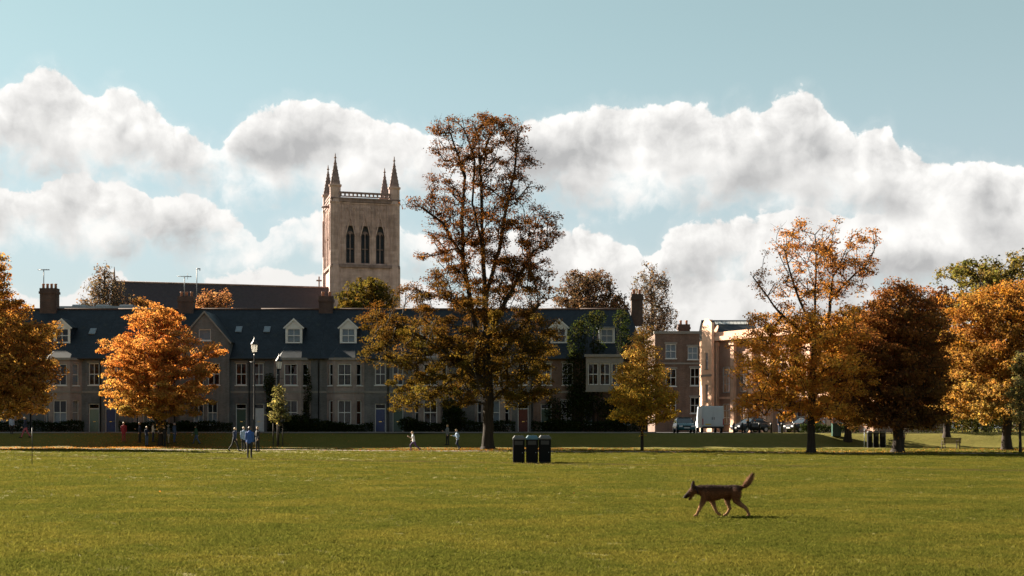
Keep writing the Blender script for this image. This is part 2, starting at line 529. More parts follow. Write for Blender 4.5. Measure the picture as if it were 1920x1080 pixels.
BANK = 1.2
def ground_z(x, y):
    z = BANK * sstep(110.0, 116.0, y + 0.5 * math.sin(x * 0.11) + 0.3 * math.sin(x * 0.31 + 1))
    if y < 107:
        z += 0.02 * math.sin(x * 0.33 + 0.7) * math.sin(y * 0.21) + 0.012 * math.sin(x * 1.1 + y * 0.6)
    return z

def facade(mb, o, u, W, z0, z1, openings, reveal=0.16, mi=0):
    """wall face from o along u (outside on the right-hand side), with rectangular holes and their reveals"""
    ux, uy = u
    nx, ny = uy, -ux
    def P(a, z, d=0.0):
        return (o[0] + ux * a - nx * d, o[1] + uy * a - ny * d, z)
    xs = sorted({0.0, W} | {v for q in openings for v in q[:2]})
    zs = sorted({z0, z1} | {v for q in openings for v in q[2:4]})
    for i in range(len(xs) - 1):
        for j in range(len(zs) - 1):
            cx, cz = (xs[i] + xs[i + 1]) / 2, (zs[j] + zs[j + 1]) / 2
            if any(q[0] < cx < q[1] and q[2] < cz < q[3] for q in openings):
                continue
            mb.add([P(xs[i], zs[j]), P(xs[i + 1], zs[j]), P(xs[i + 1], zs[j + 1]), P(xs[i], zs[j + 1])], [(0, 1, 2, 3)], mi)
    for a, b, c, d in [q[:4] for q in openings]:
        r = reveal
        mb.add([P(a, c), P(b, c), P(b, d), P(a, d), P(a, c, r), P(b, c, r), P(b, d, r), P(a, d, r)],
               [(0, 4, 5, 1), (1, 5, 6, 2), (2, 6, 7, 3), (3, 7, 4, 0)], mi)

def face_matrix(o, u, a, z, inset=0.0):
    """local frame on a facade: x along the wall, y into the wall, z up"""
    ux, uy = u
    nx, ny = uy, -ux
    return Matrix(((ux, -nx, 0, o[0] + ux * a - nx * inset), (uy, -ny, 0, o[1] + uy * a - ny * inset), (0, 0, 1, z), (0, 0, 0, 1)))

WCACHE = {}
def cached(key, fn):
    if key not in WCACHE:
        WCACHE[key] = fn()
    return WCACHE[key]

def window(parent, o, u, a, z, w, h, nx=2, nz=2, curtain=None, sill=True, trim=M_WHITE, glass=None, inset=0.10, name="window", head=False):
    """a sash window in an opening: frame with glazing bars; panes, sill and curtain as its pieces"""
    w = round(w, 2); h = round(h, 2)
    fw = 0.075 if w > 0.7 else 0.06
    def frame():
        mb = MB()
        mb.box(-w / 2, -w / 2 + fw, 0, 0.08, 0, h)
        mb.box(w / 2 - fw, w / 2, 0, 0.08, 0, h)
        mb.box(-w / 2 + fw, w / 2 - fw, 0.001, 0.079, 0, fw)
        mb.box(-w / 2 + fw, w / 2 - fw, 0.001, 0.079, h - fw, h)
        for k in range(1, nz):
            zc = h * k / nz
            mb.box(-w / 2 + fw, w / 2 - fw, 0.004, 0.074, zc - 0.035, zc + 0.035)
        for k in range(1, nx):
            xc = -w / 2 + w * k / nx
            mb.box(xc - 0.024, xc + 0.024, 0.008, 0.07, fw, h - fw)
        return mb.mesh("window_frame", trim)
    fo = obj(name, cached(("wf", w, h, nx, nz, trim.name), frame), parent, matrix=face_matrix(o, u, a, z, inset))
    pw = (w - 2 * fw) / nx; ph = (h - 2 * fw) / nz
    def pane():
        mb = MB(); mb.box(-pw / 2, pw / 2, 0, 0.006, -ph / 2, ph / 2)
        return mb.mesh("pane", glass or M_GLASS)
    pm = cached(("pane", round(pw, 3), round(ph, 3), (glass or M_GLASS).name), pane)
    for i in range(nx):
        for j in range(nz):
            obj("pane", pm, fo, loc=(-w / 2 + fw + pw * (i + 0.5), 0.04, fw + ph * (j + 0.5)))
    if sill:
        def sl():
            mb = MB(); mb.box(-w / 2 - 0.08, w / 2 + 0.08, -0.2, 0.0, -0.09, -0.003)
            return mb.mesh("sill", M_WHITE if sill is True else M_DIMWHITE)
        obj("sill", cached(("sill", w, sill is True), sl), fo)
    if head:
        def hd():
            mb = MB(); mb.box(-w / 2 - 0.12, w / 2 + 0.12, -0.13, 0.0, h + 0.003, h + 0.2)
            return mb.mesh("lintel", M_DIMWHITE)
        obj("lintel", cached(("lintel", w, h), hd), fo)
    if curtain:
        cm, style = curtain
        def cu():
            mb = MB()
            if style == 'blind':
                mb.box(-w / 2 + 0.02, w / 2 - 0.02, 0.16, 0.17, h * 0.06, h - 0.02)
            elif style == 'half':
                mb.box(-w / 2 + 0.02, w / 2 - 0.02, 0.16, 0.17, h * 0.02, h * 0.5)
            else:
                sp = 0.36 if style == 'drape' else 0.5
                for s in (-1, 1):
                    n = 12
                    vs = []
                    for k in range(n + 1):
                        x = s * (w / 2 - w * sp * k / n)
                        y = 0.2 + 0.05 * math.sin(k * 2.1)
                        vs += [(x, y, 0.0), (x, y, h)]
                    mb.add(vs, [(2 * k, 2 * k + 2, 2 * k + 3, 2 * k + 1) for k in range(n)])
            return mb.mesh("curtain", cm)
        obj("blind" if style in ('blind', 'half') else "curtain", cached(("cu", w, h, cm.name, style), cu), fo)
    return fo

def door(parent, o, u, a, z, w, h, mat, transom=0.45):
    def dm():
        mb = MB()
        mb.box(-w / 2 + 0.07, w / 2 - 0.07, 0.03, 0.08, 0.02, h - 0.03)
        for i in (-1, 1):
            x0, x1 = (-w / 2 + 0.15, -0.05) if i < 0 else (0.05, w / 2 - 0.15)
            mb.box(x0, x1, 0.012, 0.029, 0.2, 0.85)
            mb.box(x0, x1, 0.012, 0.029, 1.05, h - 0.2)
        return mb.mesh("door", mat)
    d = obj("door", dm(), parent, matrix=face_matrix(o, u, a, z, 0.12))
    mb = MB()
    mb.box(-w / 2, -w / 2 + 0.07, 0, 0.1, 0, h + transom)
    mb.box(w / 2 - 0.07, w / 2, 0, 0.1, 0, h + transom)
    mb.box(-w / 2 + 0.07, w / 2 - 0.07, 0, 0.1, h - 0.03, h + 0.05)
    mb.box(-w / 2 + 0.07, w / 2 - 0.07, 0, 0.1, h + transom - 0.07, h + transom)
    mb.build("door_frame", M_WHITE, d)
    mb = MB(); mb.box(-w / 2 + 0.07, w / 2 - 0.07, 0.05, 0.056, h + 0.05, h + transom - 0.07)
    mb.build("pane", M_GLASS_D, d)
    mb = MB(); mb.lathe([(0.0, -0.03), (0.035, -0.02), (0.035, 0.02), (0.0, 0.03)], 10)
    mb.build("handle", M_BRASS, d, True, loc=(w / 2 - 0.2, -0.01, 1.0))
    mb = MB(); mb.box(-0.13, 0.13, 0.005, 0.0115, 0.92, 0.98)
    mb.build("letter_slot", M_BRASS, d)
    return d
# ------------------------------------------------------------------ the ground, path, road
def build_ground():
    xs = [-4000, -1500, -600, -300, -160] + list(np.arange(-90, 90.1, 1.5)) + [160, 300, 600, 1500, 4000]
    ys = [-600, -150, -40] + list(np.arange(-10, 100, 1.5)) + list(np.arange(100, 118, 0.5)) + list(np.arange(118, 150, 3)) + [180, 240, 340, 600, 1200, 2500, 5000]
    V = [(float(x), float(y), ground_z(x, y)) for y in ys for x in xs]
    nx = len(xs)
    Fc = [(j * nx + i, j * nx + i + 1, (j + 1) * nx + i + 1, (j + 1) * nx + i) for j in range(len(ys) - 1) for i in range(nx - 1)]
    me = bpy.data.meshes.new("ground")
    me.from_pydata(V, [], Fc)
    me.polygons.foreach_set("use_smooth", [True] * len(Fc))
    me.materials.append(mat_grass_ground())
    tag(obj("ground", me), kind="structure")

def path_y(x): return 90.9 - 0.3135 * x + 0.6 * math.sin(x * 0.05)

def strip(name, mat, x0, x1, yf, half, lift, step=1.0, z=None):
    n = int((x1 - x0) / step) + 1
    V = []; Fc = []
    for i in range(n):
        x = x0 + (x1 - x0) * i / (n - 1)
        for k in (-1, -0.33, 0.33, 1):
            y = yf(x) + k * half * (1 + 0.05 * math.sin(x * 0.9 + k * 3))
            V.append((x, y, (ground_z(x, y) if z is None else z) + lift))
    for i in range(n - 1):
        for k in range(3):
            a = i * 4 + k
            Fc.append((a, a + 4, a + 5, a + 1))
    me = bpy.data.meshes.new(name); me.from_pydata(V, [], Fc)
    me.materials.append(mat)
    return tag(obj(name, me), kind="structure")

build_ground()
M_PATH = mat_tarmac("path_tarmac", (0.13, 0.095, 0.075))
M_ROAD = mat_tarmac("road_tarmac", (0.055, 0.055, 0.058))
M_PAVE = mat_tarmac("paving", (0.22, 0.20, 0.18))
strip("path", M_PATH, -80, 46, path_y, 1.35, 0.03)
strip("road", M_ROAD, -80, 80, lambda x: 116.9, 1.0, 0.02, 2.0, BANK)
mb = MB(); mb.box(13.6, 24.0, 118.4, 260, BANK + 0.006, BANK + 0.024)
tag(mb.build("side_road", M_ROAD), kind="structure")
mb = MB(); mb.box(-80, 13.2, 118.1, 119.75, BANK - 0.05, BANK + 0.12)
tag(mb.build("pavement", M_PAVE), kind="structure")
mb = MB(); mb.box(-80, 13.3, 117.95, 118.095, BANK - 0.05, BANK + 0.125)
tag(mb.build("kerb", M_DIMWHITE), kind="structure")

# ------------------------------------------------------------------ the terrace
HY, S = 120.0, 20.0
def hx(px): return (px - CX) / S
EAVE, RIDGE_Y, RIDGE_Z, DEPTH = 7.0, 5.0, 12.05, 10.0
SL = (RIDGE_Z - EAVE) / (RIDGE_Y + 0.35)
def roof_z(y): return EAVE + SL * (y + 0.35)

def chimney(parent, x, y, w, d, z0, z1, pots):
    mb = MB()
    mb.box(x - w / 2, x + w / 2, y - d / 2, y + d / 2, z0, z1 - 0.55)
    mb.box(x - w / 2 - 0.08, x + w / 2 + 0.08, y - d / 2 - 0.08, y + d / 2 + 0.08, z1 - 0.55, z1 - 0.32)
    mb.box(x - w / 2 - 0.02, x + w / 2 + 0.02, y - d / 2 - 0.02, y + d / 2 + 0.02, z1 - 0.32, z1)
    c = mb.build("chimney", M_CHIM, parent)
    def pot():
        m = MB(); m.lathe([(0.13, 0), (0.12, 0.35), (0.15, 0.38), (0.15, 0.46), (0.10, 0.47)], 10)
        return m.mesh("chimney_pot", M_POT, True)
    for k in range(pots):
        obj("chimney_pot", cached(("pot",), pot), c, loc=(x - w / 2 + w * (k + 0.5) / pots, y, z1))
    return c

def dormer(parent, x, w=1.6, z0=8.45, ze=10.0, zp=10.85, yf=1.25, pediment=True, blind=None):
    mb = MB()
    h = w / 2
    # cheeks and front surround
    yb_e = (ze - EAVE) / SL - 0.35; yb_p = (zp - EAVE) / SL - 0.35; yb0 = (z0 - EAVE) / SL - 0.35
    for s in (-1, 1):
        mb.add([(x + s * h, yf, z0), (x + s * h, yf, ze), (x + s * h, yb_e, ze), (x + s * h, max(yb0, yf + .05), z0)], [(0, 1, 2, 3)], 1)
    ow, oz0, oz1 = w - 0.34, z0 + 0.12, ze - 0.1
    facade(mb, (x - h, yf), (1, 0), w, z0, ze, [(0.17, w - 0.17, oz0, oz1)], 0.1, 0)
    if pediment:
        mb.prism([(x - h, ze), (x + h, ze), (x, zp - 0.12)], yf, yf + 0.05, 0)
        for s in (-1, 1):   # barge boards
            mb.prism([(x + s * (h + 0.22), ze - 0.06), (x, zp + 0.02), (x, zp - 0.18), (x + s * (h + 0.10), ze - 0.14)], yf - 0.14, yf - 0.02, 0)
        rz = 0.05
        mb.add([(x - h - 0.2, yf - 0.12, ze - 0.02 + rz), (x, yf - 0.12, zp + rz), (x, yb_p + .1, zp + rz), (x - h - 0.2, yb_e + 0.1, ze + rz)], [(0, 1, 2, 3)], 1)
        mb.add([(x + h + 0.2, yf - 0.12, ze - 0.02 + rz), (x, yf - 0.12, zp + rz), (x, yb_p + .1, zp + rz), (x + h + 0.2, yb_e + 0.1, ze + rz)], [(0, 1, 2, 3)], 1)
    else:
        mb.box(x - h - 0.12, x + h + 0.12, yf - 0.15, yb_e + 0.3, ze + 0.003, ze + 0.12, 2)
    d = mb.build("dormer", [M_WHITE, M_SLATE, M_LEAD], parent)
    window(d, (x - h, yf), (1, 0), h, oz0, ow, oz1 - oz0, 2, 2, blind, False, inset=0.04, name="window_frame")
    return d

def bay(parent, x, curt, half=0.95, tot=1.75, proj=0.85, top=6.8, trim=None):
    """canted two-storey bay with three windows on each floor and a hipped slate top"""
    mb = MB()
    pts = [(x - tot, 0.0), (x - half, -proj), (x + half, -proj), (x + tot, 0.0)]
    wins = []
    for k in range(3):
        a, b = pts[k], pts[k + 1]
        L = math.hypot(b[0] - a[0], b[1] - a[1]); u = ((b[0] - a[0]) / L, (b[1] - a[1]) / L)
        ww = 1.25 if k == 1 else 0.62
        ops = [(L / 2 - ww / 2, L / 2 + ww / 2, 0.78, 3.05), (L / 2 - ww / 2, L / 2 + ww / 2, 4.45, 6.45)]
        facade(mb, a, u, L, 0, top, ops)
        for i, q in enumerate(ops):
            wins.append((a, u, L / 2, q[2], ww, q[3] - q[2], 2 if k == 1 else 1, i))
    mb.build("bay", M_BAY, parent)
    for a, u, c, z, w, h, nx, fl in wins:
        window(parent, a, u, c, z, w, h, nx, 2, curt[fl] if nx == 2 else (curt[fl + 2] if len(curt) > 2 else None), True)
    mb = MB()
    e = 0.16
    P = [(x - tot - e, 0.0), (x - half - e * .5, -proj - e), (x + half + e * .5, -proj - e), (x + tot + e, 0.0)]
    tz, ty = 8.35, (8.35 - EAVE) / SL - 0.35
    T = [(x - 0.75, ty, tz), (x + 0.75, ty, tz)]
    # cornice band and the hipped top
    for k in range(3):
        a, c = P[k], P[k + 1]
        mb.add([(a[0], a[1], top), (c[0], c[1], top), (c[0], c[1], top + 0.22), (a[0], a[1], top + 0.22)], [(0, 1, 2, 3)], 1)
    z = top + 0.22
    mb.add([(P[1][0], P[1][1], z), (P[2][0], P[2][1], z), T[1], T[0]], [(0, 1, 2, 3)], 0)
    mb.add([(P[0][0], P[0][1], z), (P[1][0], P[1][1], z), T[0]], [(0, 1, 2)], 0)
    mb.add([(P[2][0], P[2][1], z), (P[3][0], P[3][1], z), T[1]], [(0, 1, 2)], 0)
    mb.add([(P[0][0], P[0][1], top), (P[1][0], P[1][1], top), (P[2][0], P[2][1], top), (P[3][0], P[3][1], top)], [(0, 1, 2, 3)], 1)
    mb.build("bay_roof", [M_SLATE, M_DIMWHITE], parent)
    for z0, z1 in ((3.75, 3.95), (0.3, 0.42)):
      mb = MB()
      for k in range(3):
        a, c = pts[k], pts[k + 1]
        L = math.hypot(c[0] - a[0], c[1] - a[1]); u = Vector(((c[0] - a[0]) / L, (c[1] - a[1]) / L, 0)); n = Vector((u.y, -u.x, 0))
        A = Vector((a[0], a[1], 0)); C = Vector((c[0], c[1], 0))
        q = [A - u * .02, C + u * .02, C + u * .02 + n * 0.06, A - u * .02 + n * 0.06]
        mb.add([(p.x, p.y, zz) for zz in (z0, z1) for p in q], [(0, 1, 2, 3), (7, 6, 5, 4), (0, 4, 5, 1), (1, 5, 6, 2), (2, 6, 7, 3), (3, 7, 4, 0)])
      mb.build("bay_moulding", M_DIMWHITE, parent)

BAYMAT = [M_WALLA]
def house(label, p0, p1, wall, bays=(), doors=(), upper=(), lower=(), dormers=(), lights=(), chim=(), curt=(None, None), end_left=False, end_right=False, hip=False):
    x0, x1 = hx(p0), hx(p1)
    cx = (x0 + x1) / 2
    W = x1 - x0 - 0.01
    h = W / 2
    root = empty("terrace_house", (cx, HY, BANK))
    tag(root, label, "house", "terrace houses along the green")
    BAYMAT[0] = wall
    lx = lambda p: hx(p) - cx
    ops = []; wl = []; dl = []
    for p, mat in doors:
        a = lx(p) + h
        ops.append((a - 0.5, a + 0.5, 0.12, 2.75)); dl.append((a, mat))
    for p, w, cu in upper:
        a = lx(p) + h
        ops.append((a - w / 2, a + w / 2, 4.5, 6.55)); wl.append((a, 4.5, w, 2.05, cu))
    for p, w, cu in lower:
        a = lx(p) + h
        ops.append((a - w / 2, a + w / 2, 0.8, 3.0)); wl.append((a, 0.8, w, 2.2, cu))
    # blank the stretch of wall behind each bay
    for p in bays:
        a = lx(p) + h
        ops.append((a - 1.5, a + 1.5, 0.3, 6.7))
    mb = MB()
    facade(mb, (-h, 0), (1, 0), W, -0.5, EAVE + 0.1, ops)
    mb.add([(-h, DEPTH, -0.5), (h, DEPTH, -0.5), (h, DEPTH, EAVE), (-h, DEPTH, EAVE)], [(0, 1, 2, 3)])
    for s, e in ((-1, end_left), (1, end_right)):
        if e:
            mb.add([(s * h, 0, -0.5), (s * h, DEPTH, -0.5), (s * h, DEPTH, EAVE), (s * h, RIDGE_Y, RIDGE_Z - 0.1 if not (hip and s > 0) else EAVE + .2), (s * h, 0, EAVE)], [(0, 1, 2, 3, 4)])
    # a floor between the storeys keeps the rooms dark
    mb.box(-h + 0.02, h - 0.02, 0.2, DEPTH - 0.02, 3.55, 3.75)
    mb.box(-h + 0.02, h - 0.02, 4.0, 4.1, -0.4, 3.5)
    mb.box(-h + 0.02, h - 0.02, 4.0, 4.1, 3.8, EAVE)
    mb.build("wall", wall, root)
    for a, z, w, hh, cu in wl:
        window(root, (-h, 0), (1, 0), a, z, w, hh, 2 if w > 0.7 else 1, 2, cu, True, head=True)
    for a, mat in dl:
        door(root, (-h, 0), (1, 0), a, 0.12, 1.0, 2.15, mat, 0.48)
        mb = MB(); mb.box(a - h - 0.65, a - h + 0.65, -0.5, -0.005, -0.3, 0.1)
        mb.build("doorstep", M_DIMWHITE, root)
    for p in bays:
        bay(root, lx(p), curt)
    # roof: two slopes with thickness
    mb = MB()
    ov = 0.12
    A = (-0.35, EAVE); B = (RIDGE_Y, RIDGE_Z); C = (DEPTH + 0.35, EAVE)
    xr = h - 1.4 if hip else h
    t = 0.1
    mb.add([(-h, A[0], A[1]), (h, A[0], A[1]), (xr, B[0], B[1]), (-h, B[0], B[1]),
            (-h, A[0], A[1] - t), (h, A[0], A[1] - t), (xr, B[0], B[1] - t), (-h, B[0], B[1] - t)],
           [(0, 1, 2, 3), (4, 7, 6, 5), (0, 4, 5, 1), (1, 5, 6, 2), (3, 7, 4, 0)])
    mb.add([(-h, C[0], C[1]), (h, C[0], C[1]), (xr, B[0], B[1]), (-h, B[0], B[1]),
            (-h, C[0], C[1] - t), (h, C[0], C[1] - t), (xr, B[0], B[1] - t), (-h, B[0], B[1] - t)],
           [(0, 3, 2, 1), (4, 5, 6, 7), (0, 1, 5, 4), (1, 2, 6, 5), (3, 0, 4, 7)])
    if hip:
        mb.add([(h, A[0], A[1]), (h, C[0], C[1]), (xr, B[0], B[1])], [(0, 1, 2)])
    rf = mb.build("roof", M_SLATE, root)
    mb = MB(); mb.tube([(-h, RIDGE_Y, RIDGE_Z + 0.02), (xr, RIDGE_Y, RIDGE_Z + 0.02)], 0.11, 8)
    mb.build("ridge_tile", M_CHIM, rf, True)
    mb = MB(); mb.tube([(-h, -0.42, EAVE - 0.04), (h, -0.42, EAVE - 0.04)], 0.07, 8)
    mb.build("gutter", M_BLACK, root, True)
    mb = MB(); mb.tube([(h - 0.12, -0.40, EAVE - 0.06), (h - 0.12, -0.08, EAVE - 0.5), (h - 0.12, -0.07, -0.2)], 0.05, 8)
    mb.build("downpipe", M_BLACK, root, True)
    mb = MB()
    segs = [(-h, h)]
    for p in bays:
        a = lx(p); segs = [q for s in segs for q in ((s[0], min(s[1], a - 1.8)), (max(s[0], a + 1.8), s[1])) if q[1] - q[0] > 0.1]
    for a, b in segs:
        mb = MB(); mb.box(a, b, -0.05, -0.003, 3.75, 3.95)
        mb.build("string_course", M_DIMWHITE, root)
    for spec in dormers:
        dormer(root, wx(spec[0], HY + 1.25) - cx, **(spec[1] if len(spec) > 1 else {}))
    for p, py in lights:
        zc = EYE + (HZ - py) / 19.6 - BANK
        yc = (zc - EAVE) / SL - 0.35
        ang = math.atan(SL)
        M = Matrix.Translation((wx(p, HY + yc) - cx, yc, zc)) @ Matrix.Rotation(ang, 4, 'X')
        mb = MB(); mb.box(-0.3, 0.3, -0.42, 0.42, 0.02, 0.10)
        r = mb.build("rooflight", M_LEAD, rf, matrix=M)
        mb = MB(); mb.box(-0.24, 0.24, -0.35, 0.35, 0.101, 0.112)
        mb.build("pane", M_SKYL, rf, matrix=M)
    for p, w, py, pots in chim:
        chimney(root, wx(p, HY + RIDGE_Y) - cx, RIDGE_Y, w, 0.9, RIDGE_Z - 1.6, EYE + (HZ - py) / 19.2 - BANK, pots)
    return root, lx, h

m, N, out = new_mat("rooflight_glass")
principled(N, out, (0.10, 0.13, 0.15), 0.06, 0, spec=1.0)
M_SKYL = m

W1 = (M_CURT_W, 'blind'); R1 = (M_CURT_R, 'drape'); T1 = (M_CURT_T, 'drape'); H1 = (M_CURT_W, 'half'); R2 = (M_CURT_R, 'full'); T2 = (M_CURT_T, 'full')
house("first unseen terrace house added beyond the left edge of the view to cast shadow", -210, -75, M_WALLA, bays=(-105,), doors=((-160, M_DKGREEN),), upper=((-160, 0.9, None),), chim=((-130, 1.5, 556, 3),))  # unseen house, added so the row's shadow covers the left of the bank
house("second unseen terrace house added beyond the left edge of the view to cast shadow", -345, -210, M_WALLB, bays=(-300,), doors=((-240, M_BLUE),), upper=((-240, 0.9, None),), end_left=True)  # also unseen, added to carry the shadow further left
house("slate-roofed terrace house behind the large amber tree at the left edge", -75, 60, M_WALLB, bays=(0,), doors=((-52, M_RED),), upper=((-52, 0.9, None),), curt=(H1, None))
house("grey brick terrace house with pale green door and a chimney on its left", 60, 191, M_WALLA, bays=(118,), doors=((176, M_PALEGREEN),), upper=((176, 1.0, None),), dormers=((116, {'blind': None}),), lights=((190 - 16, 622),), chim=((93, 1.6, 541, 4),), curt=(H1, None, W1, W1))
house("terrace house with dark blue door beside the orange tree", 191, 330, M_WALLB, bays=(285,), doors=((207, M_BLUE),), upper=((207, 1.0, T1),), curt=(W1, T1))
rt, lx, hh = house("grey terrace house with tall front gable and dark green door", 330, 470, M_WALLA, doors=((452, M_DKGREEN),), upper=((452, 1.0, R1),), lights=((448, 618),), chim=((350, 1.5, 556, 3),))
# its projecting gabled front
def gable_front(root, x, half, z_e, z_a, proj):
    mb = MB()
    ops = [(half - 1.05, half - 0.1, 0.8, 3.0), (half + 0.25, half + 1.2, 0.8, 3.0), (half - 1.05, half - 0.1, 4.5, 6.55), (half + 0.3, half + 1.4, 4.5, 6.55), (half - 0.57, half + 0.57, 8.0, 9.7)]
    facade(mb, (x - half, -proj), (1, 0), 2 * half, -0.5, z_e, [q for q in ops if q[3] < z_e])
    k = (z_a - z_e) / half
    # gable triangle around its window: cut into bands
    zs = [z_e, 9.7, z_a]
    w0 = lambda z: half - (z - z_e) / k
    y = -proj
    mb.add([(x - w0(z_e), y, z_e), (x - 0.57, y, z_e), (x - 0.57, y, 9.7), (x - w0(9.7), y, 9.7)], [(0, 1, 2, 3)])
    mb.add([(x + w0(z_e), y, z_e), (x + 0.57, y, z_e), (x + 0.57, y, 9.7), (x + w0(9.7), y, 9.7)], [(0, 1, 2, 3)])
    mb.add([(x - w0(9.7), y, 9.7), (x + w0(9.7), y, 9.7), (x, y, z_a)], [(0, 1, 2)])
    for s in (-1, 1):
        mb.add([(x + s * half, y, -0.5), (x + s * half, 0, -0.5), (x + s * half, 3.0, z_e), (x + s * half, y, z_e)], [(0, 1, 2, 3)])
    mb.build("gable_wall", M_WALLB, root)
    mb = MB()
    for s in (-1, 1):
        yb = (z_a - EAVE) / SL - 0.35; ye = (z_e - EAVE) / SL - 0.35
        mb.add([(x, y - 0.2, z_a + 0.08), (x + s * (half + 0.2), y - 0.2, z_e - 0.16), (x + s * (half + 0.2), ye, z_e - 0.16), (x, yb, z_a + 0.08)], [(0, 1, 2, 3)])
        mb.prism([(x, z_a + 0.075), (x + s * (half + 0.2), z_e - 0.165), (x + s * (half + 0.2), z_e - 0.36), (x, z_a - 0.13)], y - 0.2, y - 0.12, 1)
    mb.build("gable_roof", [M_SLATE, M_DIMWHITE], root)
    o = (x - half, -proj)
    window(root, o, (1, 0), half, 8.65, 1.14, 1.05 + 0.0, 1, 1, W1, True)
    for q, cu in zip(ops[:4], (H1, H1, R1, R1)):
        window(root, o, (1, 0), (q[0] + q[1]) / 2, q[2], q[1] - q[0], q[3] - q[2], 2, 2, cu, True)
gable_front(rt, lx(386), 2.3, 8.65, 11.35, 0.5)
house("terrace house with pale grey door and white dormer behind the street lamps", 470, 600, M_WALLA, bays=(548,), doors=((485, M_GREYDOOR),), upper=((485, 0.9, R1),), dormers=((551, {'blind': W1}),), lights=((501, 618),), curt=(None, R1))
house("terrace house with bright blue door and warm lit ground-floor bay", 600, 730, M_WALLB, bays=(648,), doors=((713, M_BLUE),), upper=((713, 1.0, T1),), dormers=((653, {'blind': W1}),), chim=((612, 1.35, 556, 2),), curt=(T2, T1, R2, None))
house("terrace house half hidden behind the left half of the tallest tree", 730, 865, M_WALLA, bays=(808,), doors=((746, M_DKGREEN),), upper=((746, 1.0, None),), dormers=((803, {}),), curt=(None, T1), chim=((862, 1.3, 560, 2),))
house("terrace house with red door behind the tallest tree's trunk", 865, 1000, M_WALLB, bays=(925,), doors=((981, M_RED),), upper=((981, 1.0, T1),), dormers=((925, {}),), curt=(W1, None))
house("narrow terrace house with white gabled dormer right of the tallest tree", 1000, 1092, M_WALLC, upper=((1064, 1.0, None), (1025, 0.9, None)), lower=((1062, 1.0, None),), doors=((1024, M_DKGREEN),), dormers=((1048, {}),))
house("ivy-covered end house of the terrace with hipped slate roof", 1092, 1215, M_WALLC, upper=((1190, 0.9, None),), lower=((1105, 0.9, H1), (1170, 1.0, None)), dormers=((1138, {'pediment': False, 'ze': 9.95, 'w': 1.5, 'blind': W1}),), chim=((1194, 1.1, 552, 2),), end_right=True, hip=True)

def oriel():
    """white timber box bay on the first floor of the end house"""
    root = [o for o in COL.objects if o.get("label", "").startswith("ivy-covered")][0]
    cx = root.location.x
    a, b = hx(1098) - cx, hx(1168) - cx
    mb = MB()
    ops = [(0.2 + i * 1.1, 1.15 + i * 1.1, 4.5, 6.5) for i in range(3)]
    facade(mb, (a, -0.6), (1, 0), b - a, 4.0, 7.1, ops)
    for x in (a, b):
        mb.add([(x, -0.6, 4.0), (x, -0.003, 4.0), (x, -0.003, 7.1), (x, -0.6, 7.1)], [(0, 1, 2, 3)])
    mb.box(a - 0.15, b + 0.15, -0.8, 0.0, 7.103, 7.35)
    mb.box(a - 0.06, b + 0.06, -0.66, -0.003, 3.85, 3.998)
    mb.build("oriel", M_DIMWHITE, root)
    for q in ops:
        window(root, (a, -0.6), (1, 0), (q[0] + q[1]) / 2, q[2], q[1] - q[0], q[3] - q[2], 2, 2, None, False)
oriel()

# the lit lamp in a front room
lamp = empty("table_lamp", (hx(650), HY + 1.0, BANK + 0.1))
tag(lamp, "lit table lamp in the ground-floor bay next to the bright blue door", "lamp")
mb = MB(); mb.box(-0.35, 0.35, -0.25, 0.25, 0.62, 0.68); mb.box(-0.3, 0.3, -0.2, 0.2, 0.0, 0.6)
tag(mb.build("side_table", M_WOOD, loc=(hx(650), HY + 1.0, BANK + 0.1)), "small side table under the lit lamp inside the front bay", "table")
mb = MB(); mb.lathe([(0.12, 0.70), (0.13, 0.74), (0.03, 0.8), (0.03, 1.25)], 12); mb.build("lamp_base", M_BRASS, lamp, True)
m, N, out = new_mat("lamp_shade_lit")
b = N.n('ShaderNodeBsdfPrincipled'); b.inputs['Base Color'].default_value = (0.8, 0.6, 0.4, 1)
b.inputs['Emission Color'].default_value = (1.0, 0.55, 0.22, 1); b.inputs['Emission Strength'].default_value = 4.0
N.t.links.new(b.outputs[0], out.inputs[0])
mb = MB(); mb.lathe([(0.26, 1.25), (0.16, 1.62)], 16); mb.build("lamp_shade", m, lamp, True)

# television aerials on the chimneys
def aerial(label, px, py_top, py_base, kind, Y=125.0):
    x = wx(px, Y)
    z0, z1 = wz(py_base, Y), wz(py_top, Y)
    r = empty("television_aerial", (x, Y, z0)); tag(r, label, "aerial", "aerials on the chimneys")
    mb = MB(); mb.tube([(0, 0, 0), (0, 0, z1 - z0)], 0.045, 8); mb.build("mast", M_LEAD, r, True)
    mb = MB()
    h = z1 - z0
    if kind == 'T':
        mb.tube([(-0.55, 0, h), (0.55, 0, h)], 0.04, 6)
        for k in range(7):
            mb.tube([(-0.5 + k / 6, -0.25, h + .03), (-0.5 + k / 6, 0.25, h + .03)], 0.02, 5)
    elif kind == 'Y':
        mb.tube([(-0.7, 0, h), (0.7, 0, h - 0.05)], 0.035, 6)
        for k in range(8):
            mb.tube([(-0.6 + k * 0.17, -0.2, h), (-0.6 + k * 0.17, 0.2, h)], 0.018, 5)
        mb.tube([(0.3, 0, h - 0.3), (0.3, 0, h + 0.3)], 0.02, 5)
    else:
        mb.tube([(-0.05, 0, h), (0.35, 0, h)], 0.06, 6)
        mb.tube([(0.3, 0, h), (0.3, 0, h - .2)], 0.04, 6)
    mb.build("antenna_array", M_LEAD, r, True)
aerial("T-shaped aerial on the leftmost brick chimney", 82, 506, 541, 'T')
aerial("spiky low television aerial on the chimney above the orange tree", 346, 518, 556, 'Y')
aerial("hooked aerial mast just right of the spiky one", 369, 504, 560, 'L', 126.0)
